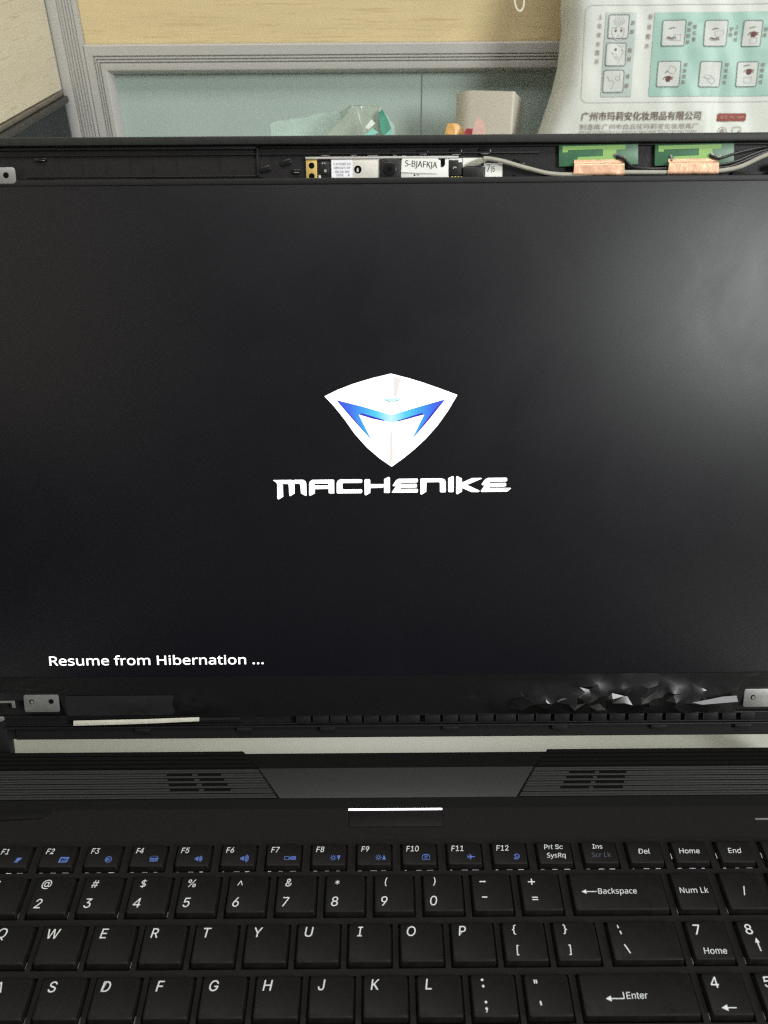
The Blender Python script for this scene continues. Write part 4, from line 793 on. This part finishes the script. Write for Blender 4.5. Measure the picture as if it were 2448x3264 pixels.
for nm, (x0, x1, b0, b1) in PIC.items():
    cx, cy = (x0 + x1) / 2, (b0 + b1) / 2
    o = pr('instruction_picture', lambda m: m.sheet(x0 + 0.3, x1 - 0.3, b0 + 0.3, b1 - 0.3, 1.0, 8, 8), 'card')
    m = MB(BAG)
    pts = rrect(x0, x1, b0, b1, 1.2, 2); out = []
    for (ax, ay), (bx, by) in zip(pts, pts[1:] + pts[:1]):
        for q in range(3): out.append((ax + (bx - ax) * q / 3, ay + (by - ay) * q / 3))
    m.line(out + out[:1], 0.5, 1.25); N = 1.5
    m.mi = 1
    if nm == 'p1':
        m.mi = 2; m.ring(cx, cy - 3.5, 4.8, 5.2, N, 20, 150, 390, 1.25)
        for q in range(7): a = math.radians(25 + q * 21); m.line([(cx + 3.5 * math.cos(a), cy + 0.5 + 2.2 * math.sin(a)), (cx + 5.2 * math.cos(a) + 0.5, cy + 3 + 4.6 * math.sin(a))], 0.3, N)
        pad(m, cx, cy + 1.4, 0, N + 0.05, 1.4, 1.0); m.mi = 1
        for sg in (-1, 1): m.disc(cx + sg * 2.3 + 0.2, cy - 3.0, 0.85, N + 0.1, 10); m.line([(cx + sg * 1.2, cy - 1.2), (cx + sg * 3.4, cy - 1.0)], 0.3, N + 0.1)
        m.line([(cx - 0.6, cy - 6.6), (cx + 1.0, cy - 6.6)], 0.3, N)
    elif nm == 'p2':
        m.disc(cx - 0.4, cy + 3.6, 1.0, N, 10); m.disc(cx - 3.0, cy + 1.0, 0.5, N, 8); m.line([(cx + 4.4, cy + 3.2), (cx + 5.8, cy + 3.6)], 0.35, N); m.mi = 2
        m.line([(cx + 1, cy + 7.5), (cx + 4.5, cy + 5.5), (cx + 6.8, cy + 7)], 0.35, N); m.line([(cx + 6.6, cy + 3), (cx + 4.6, cy - 2), (cx + 1.6, cy - 6.5)], 0.35, N); pad(m, cx - 0.6, cy - 0.6, 0.5, N, 1.4, 1.1); pad(m, cx + 1.4, cy - 2.6, -0.3, N, 1.3, 0.9)
    elif nm == 'p3':
        m.mi = 2; m.line([(cx - 5.2, cy + 4), (cx - 3.2, cy + 0.6), (cx + 0.2, cy + 0.4), (cx + 0.4, cy - 2.2), (cx - 1.6, cy - 6)], 0.35, N); pad(m, cx + 3.6, cy + 2.6, 0, N, 1.6, 1.5); m.line([(cx + 5.2, cy + 6.5), (cx + 5.6, cy + 1)], 0.3, N)
    elif nm == 'q1': brow(m, cx - 1, cy + 3.4, N); lashes(m, cx - 1.6, cy - 3.2, N); m.mi = 2; pad(m, cx + 3.4, cy - 3.0, 0, N + 0.15, 3.0, 2.2)
    elif nm == 'q2': brow(m, cx - 0.2, cy + 3.0, N); lashes(m, cx - 0.6, cy - 3.6, N); m.mi = 2; pad(m, cx + 3.2, cy + 0.2, 0.2, N, 3.4, 1.9)
    elif nm == 'q3': brow(m, cx + 0.4, cy + 4.0, N); m.mi = 3; eye(m, cx + 1.0, cy - 0.8, N); m.mi = 2; pad(m, cx + 1.8, cy - 5.0, 0, N + 0.1, 2.6, 2.0)
    elif nm == 'q4': m.mi = 3; eye(m, cx - 0.2, cy - 3.6, N); m.mi = 1; m.line([(cx - 3.2, cy + 1.0), (cx - 0.6, cy + 2.4)], 0.5, N); m.mi = 2; pad(m, cx + 2.6, cy + 3.2, -0.5, N, 2.9, 2.5)
    elif nm == 'q5':
        m.mi = 2; m.flat([(cx - 5.6, cy - 2.0), (cx - 4.4, cy - 0.8), (cx - 1.2, cy - 0.6), (cx + 2.8, cy - 1.2), (cx + 1.2, cy - 3.2), (cx - 2.4, cy - 3.4)], N); pad(m, cx + 1.6, cy - 4.4, -0.6, N + 0.1, 2.7, 2.1)
    elif nm == 'q6': brow(m, cx - 0.4, cy + 6.2, N); m.mi = 3; eye(m, cx + 1.4, cy + 1.8, N); m.mi = 2; pad(m, cx + 1.2, cy - 4.2, 0.05, N, 3.0, 2.2)
    me = m.mesh('drawing', recalc=False); d_ = put('drawing', me, ['lineink', 'brownink', 'paleink', 'eyeprint'], o)
def vtext(m, chars, x0, y0, x1, y1, h):
    k_ = len(chars)
    for i, ch in enumerate(chars):
        t = i / max(1, k_ - 1); write(m, ch, x0 + (x1 - x0) * t, y0 + (y1 - y0) * t, h, 0.9, 'c', 0.06, 0.01, vcenter=True)
pr('printed_text', lambda m: vtext(m, '上化妆水图示', 175.2, 266.0, 174.5, 233.3, 3.3), 'softink')
pr('printed_text', lambda m: vtext(m, '卸妆图示', 216.4, 266.0, 215.4, 244.5, 3.3), 'softink')
for a in (('额部', 202.4, 261.4, 201.8, 255.0), ('面部', 201.3, 241.4, 201.1, 234.9), ('颈部', 200.7, 221.9, 200.4, 214.9)): pr('printed_text', lambda m: vtext(m, *a, 3.1), 'softink')
for a in (('卸除眼部', 248.4, 260.4, 247.8, 247.0), ('睫毛膏', 252.9, 258.2, 252.7, 249.0), ('卸除', 283.2, 256.4, 283.0, 252.4), ('上眼线', 287.7, 258.0, 287.4, 248.8), ('卸除', 311.2, 256.0, 311.0, 251.8), ('卸除眼影', 248.1, 230.2, 247.2, 217.2), ('卸除底妆', 282.7, 230.2, 282.0, 217.0), ('卸除眼线', 312.3, 230.0, 312.0, 217.0)):
    pr('printed_text', lambda m: vtext(m, *a, 2.9), 'softink')
pr('printed_text', lambda m: write(m, '广州市玛莉安化妆用品有限公司', 164.4, 189.2, 6.3, 0.9, 'l', 0.03, 0.008, width=100.4), 'brownink')
pr('printed_text', lambda m: write(m, '制造商:广州市白云区玛莉安化妆用具厂', 164.0, 182.2, 4.0, 0.9, 'l', 0.03, 0.0, width=99.8), 'softink')
pr('printed_text', lambda m: write(m, 'FROM GUANGZHOU BAIYUN MALIAN TOILETRY FACTORY', 163.9, 178.6, 2.2, 0.9, 'l', 0.03, 0.004, width=99.2), 'softink')
pr('printed_badge', lambda m: m.flat(rrect(279.4, 303.9, 187.5, 193.5, 1.2), 0.9), 'redprint', 'dark red rounded badge')
pr('printed_text', lambda m: write(m, '型号: MC-7809', 291.6, 190.5, 2.5, 1.3, 'c', 0.05, 0.0, width=20, vcenter=True), 'pinkprint')
pr('printed_symbol', lambda m: (m.ring(285, 179.2, 3.6, 4.0, 0.9, 24), m.flat([(283.0, 177), (283.6, 180.6), (285.1, 182.0), (286.6, 180.4), (287.0, 177)], 1.0)), 'softink')
pr('printed_symbol', lambda m: (m.frame(293.4, 301.0, 174, 183.2, 0.4, 0.9, 1.6), m.flat([(296.4, 176.5), (298.2, 178.5), (300, 181.2), (299.6, 176.5)], 1.0)), 'softink')
mb = MB(BAGP); mb.tube(spline([(146.5, 330, -5), (128, 312, -3), (107, 292, 0), (104.8, 280, 0), (106.3, 273.2, 0), (109.3, 270.6, 0), (112, 273.2, 0), (112.6, 280, 0), (114, 295, -2), (131, 316, -5), (147, 334, -8)], 8), 0.75, 8); bp(mb.obj('drawstring', 'string', bag, smooth=True))

# ------------------------------------------------------------------ things standing between lid and partition
YC = 514.6
box = thing('storage_box', 'tall cream plastic box standing before the teal panel', 'box', (0.0905, 0.603, 0))
mb = MB(lambda x, y, z: ID(x, y, z))
ca, sa = math.cos(math.radians(-17)), math.sin(math.radians(-17))
plan = [(-27, 16, 179), (-27, 4, 190), (-25.6, -6, 192.2), (-22, -13, 194), (-16, -18, 196.4), (-9, -20, 197.6), (27.5, -20, 198.2), (29, -18.5, 198), (32, 16, 184)]
k_ = len(plan); rt_ = lambda x, y: (x * ca - y * sa, x * sa + y * ca)
mb.add([(*rt_(x, y), 0) for x, y, z in plan] + [(*rt_(x, y), z) for x, y, z in plan] + [(*rt_(0, 12), 184)], [tuple(range(k_))[::-1]] + [(i, (i + 1) % k_, k_ + (i + 1) % k_, k_ + i) for i in range(k_)] + [(k_ + i, k_ + (i + 1) % k_, 2 * k_) for i in range(k_)])
mb.obj('box_body', 'cream', box, smooth=True, ang=40)
mb = MB(); mb.add([(*rt_(26.7, y), z) for y, z in ((6, 60), (7, 60), (7, 186), (6, 187.5))], [(0, 1, 2, 3)]); mb.obj('side_seam', 'paper', box)

cb = thing('clear_bag', 'crumpled translucent plastic bag with green print in front of the teal panel', 'bag', (-0.03, 0.50, 0))
def facets(name, pts, tris, mt, label=None, sub=5, amp=2.0):
    bm = bmesh.new(); V = [bm.verts.new(ID(*p)) for p in pts]
    for t in tris: bm.faces.new([V[i] for i in t])
    bmesh.ops.triangulate(bm, faces=bm.faces); bmesh.ops.subdivide_edges(bm, edges=bm.edges, cuts=sub, use_grid_fill=True)
    for v in bm.verts: v.co += Vector((noise.noise(v.co * 90), noise.noise(v.co * 90 + Vector((7, 0, 0))), noise.noise(v.co * 90 + Vector((0, 9, 0))))) * amp * MM
    for v in bm.verts: v.co += Vector((noise.noise(v.co * 260), abs(noise.noise(v.co * 210 + Vector((4, 0, 0)))) * 2.2, noise.noise(v.co * 240 + Vector((0, 3, 0))))) * amp * 0.55 * MM
    me = bpy.data.meshes.new(name); bm.to_mesh(me); bm.free()
    for p in me.polygons: p.use_smooth = True
    me.set_sharp_from_angle(angle=math.radians(28))
    return put(name, me, mt, cb, label)
M['film'].node_tree.nodes['Principled BSDF'].inputs['Alpha'].default_value = 0.74
facets('film_side', [(-23, -10, 0), (-25, -12, 172), (3.5, -4, 202), (9.5, -5, 201), (26.5, -6, 200.5), (20, -24, 150), (14, -26, 0)], [(0, 1, 5, 6), (1, 2, 5), (2, 3, 5), (3, 4, 5)], 'film', 'grey translucent front film')
facets('film_side', [(26.5, -6, 200.5), (35.7, 4, 185), (36.5, 6, 172), (37, 8, 0), (20, -24, 150), (14, -26, 0)], [(0, 1, 4), (1, 2, 3, 5, 4)], 'filmpale', 'pale green right film')
facets('film_side', [(-64, 22, 0), (-66, 20, 184.5), (-28, 22, 190), (-9, 18, 193.5), (3.5, -1, 201.8), (26.5, -4, 200.4), (36.5, 8, 172), (37.2, 11, 0)], [(0, 1, 2), (0, 2, 3), (0, 3, 4, 7), (4, 5, 6, 7)], 'filmpale', 'pale teal back film')
facets('printed_patch', [(24.0, -13, 197), (27.0, -10, 199.6), (31.2, -5, 191.5), (34.4, -3, 184), (28.0, -18, 182), (25.5, -20, 186)], [(0, 1, 2, 5), (2, 3, 4, 5)], 'filmgreen', 'dark green printed patch', 2, 0.6)
facets('printed_patch', [(28.0, -18.3, 182), (34.5, -3.3, 184), (36.2, -2, 172), (36.4, -2, 150), (29.5, -20, 150), (28.5, -20, 172)], [(0, 1, 2, 5), (2, 3, 4, 5)], 'filmteal', 'bright teal printed patch', 2, 0.6)
facets('printed_patch', [(16, -28, 180.2), (24, -26, 183.5), (27, -24.5, 179), (19, -27, 175.5)], [(0, 1, 2, 3)], 'filmwhite', 'small white printed patch', 1, 0.4)
facets('printed_patch', [(13.5, -28, 190.0), (18.5, -24, 195.0), (21.5, -22.5, 191.5), (16, -26, 188.6)], [(0, 1, 2, 3)], 'filmwhite', 'upper white printed patch', 1, 0.4)
facets('printed_patch', [(12.5, -28.5, 184), (19.0, -26.5, 189), (24.0, -24.5, 185.5), (20, -26.3, 184.5), (15, -28.2, 181)], [(0, 1, 2, 3, 4)], 'filmteal', 'small teal printed patch', 1, 0.4)

def wrapper(name, label, cat, loc, rows_, mt):
    t = thing(name, label, cat, loc); ang = [i * 6.28319 / 10 + (0.25 if i % 2 else 0) for i in range(10)]
    m = MB(); vs = []
    for j, (z, rxx, ryy, ox) in enumerate(rows_):
        for a in ang:
            q = 1 + 0.45 * noise.noise(Vector((math.cos(a) * 2, math.sin(a) * 2, z / 12)))
            vs.append((ox + rxx * math.cos(a) * q, ryy * math.sin(a) * q, z))
    k_ = 10; fs = [(j * k_ + i, j * k_ + (i + 1) % k_, (j + 1) * k_ + (i + 1) % k_, (j + 1) * k_ + i) for j in range(len(rows_) - 1) for i in range(k_)] + [tuple(range(k_))[::-1], tuple(range((len(rows_) - 1) * k_, len(rows_) * k_))]
    m.add(vs, fs); m.obj('pouch', mt, t); return t
wrapper('orange_wrapper', 'crumpled orange wrapper beside the cream box', 'wrapper', (0.0505, 0.436, 0), [(0, 14, 8, 0), (100, 13, 7, 0), (182, 9.5, 6, 0), (190, 8.0, 4.5, 0.6), (195.5, 6.2, 2.2, 0), (199.0, 3.6, 0.8, -1.5)], 'orange')
t = wrapper('red_wrapper', 'crumpled red and pink wrapper in front of the cream box', 'wrapper', (0.064, 0.428, 0), [(0, 14, 9, 0), (100, 13, 9, 0), (176, 9.5, 6, 0), (188, 8.0, 4.5, -0.5), (193.5, 6.0, 2.5, -1.2), (196.0, 4.6, 1.0, -1.8), (197.0, 3.4, 0.5, -2.2)], 'red')
m = MB(); m.add([(-2, -7, 176), (9.2, -5, 176), (9.0, -3, 189), (6.6, -2.5, 201.5), (1.6, -3.2, 206.0), (-1.6, -5, 198), (-2.8, -6, 187)], [(0, 1, 2), (0, 2, 6), (6, 2, 5), (5, 2, 3), (5, 3, 4)])
m.add([(9.2, -5, 176), (9.0, -3, 189), (6.6, -2.5, 201.5), (1.6, -3.2, 206.0), (6, 5, 176), (5, 3, 190)], [(0, 4, 5, 1), (1, 5, 2), (2, 5, 3)])
m.obj('torn_flap', 'pink', t, label='pale pink upright flap', recalc=True)
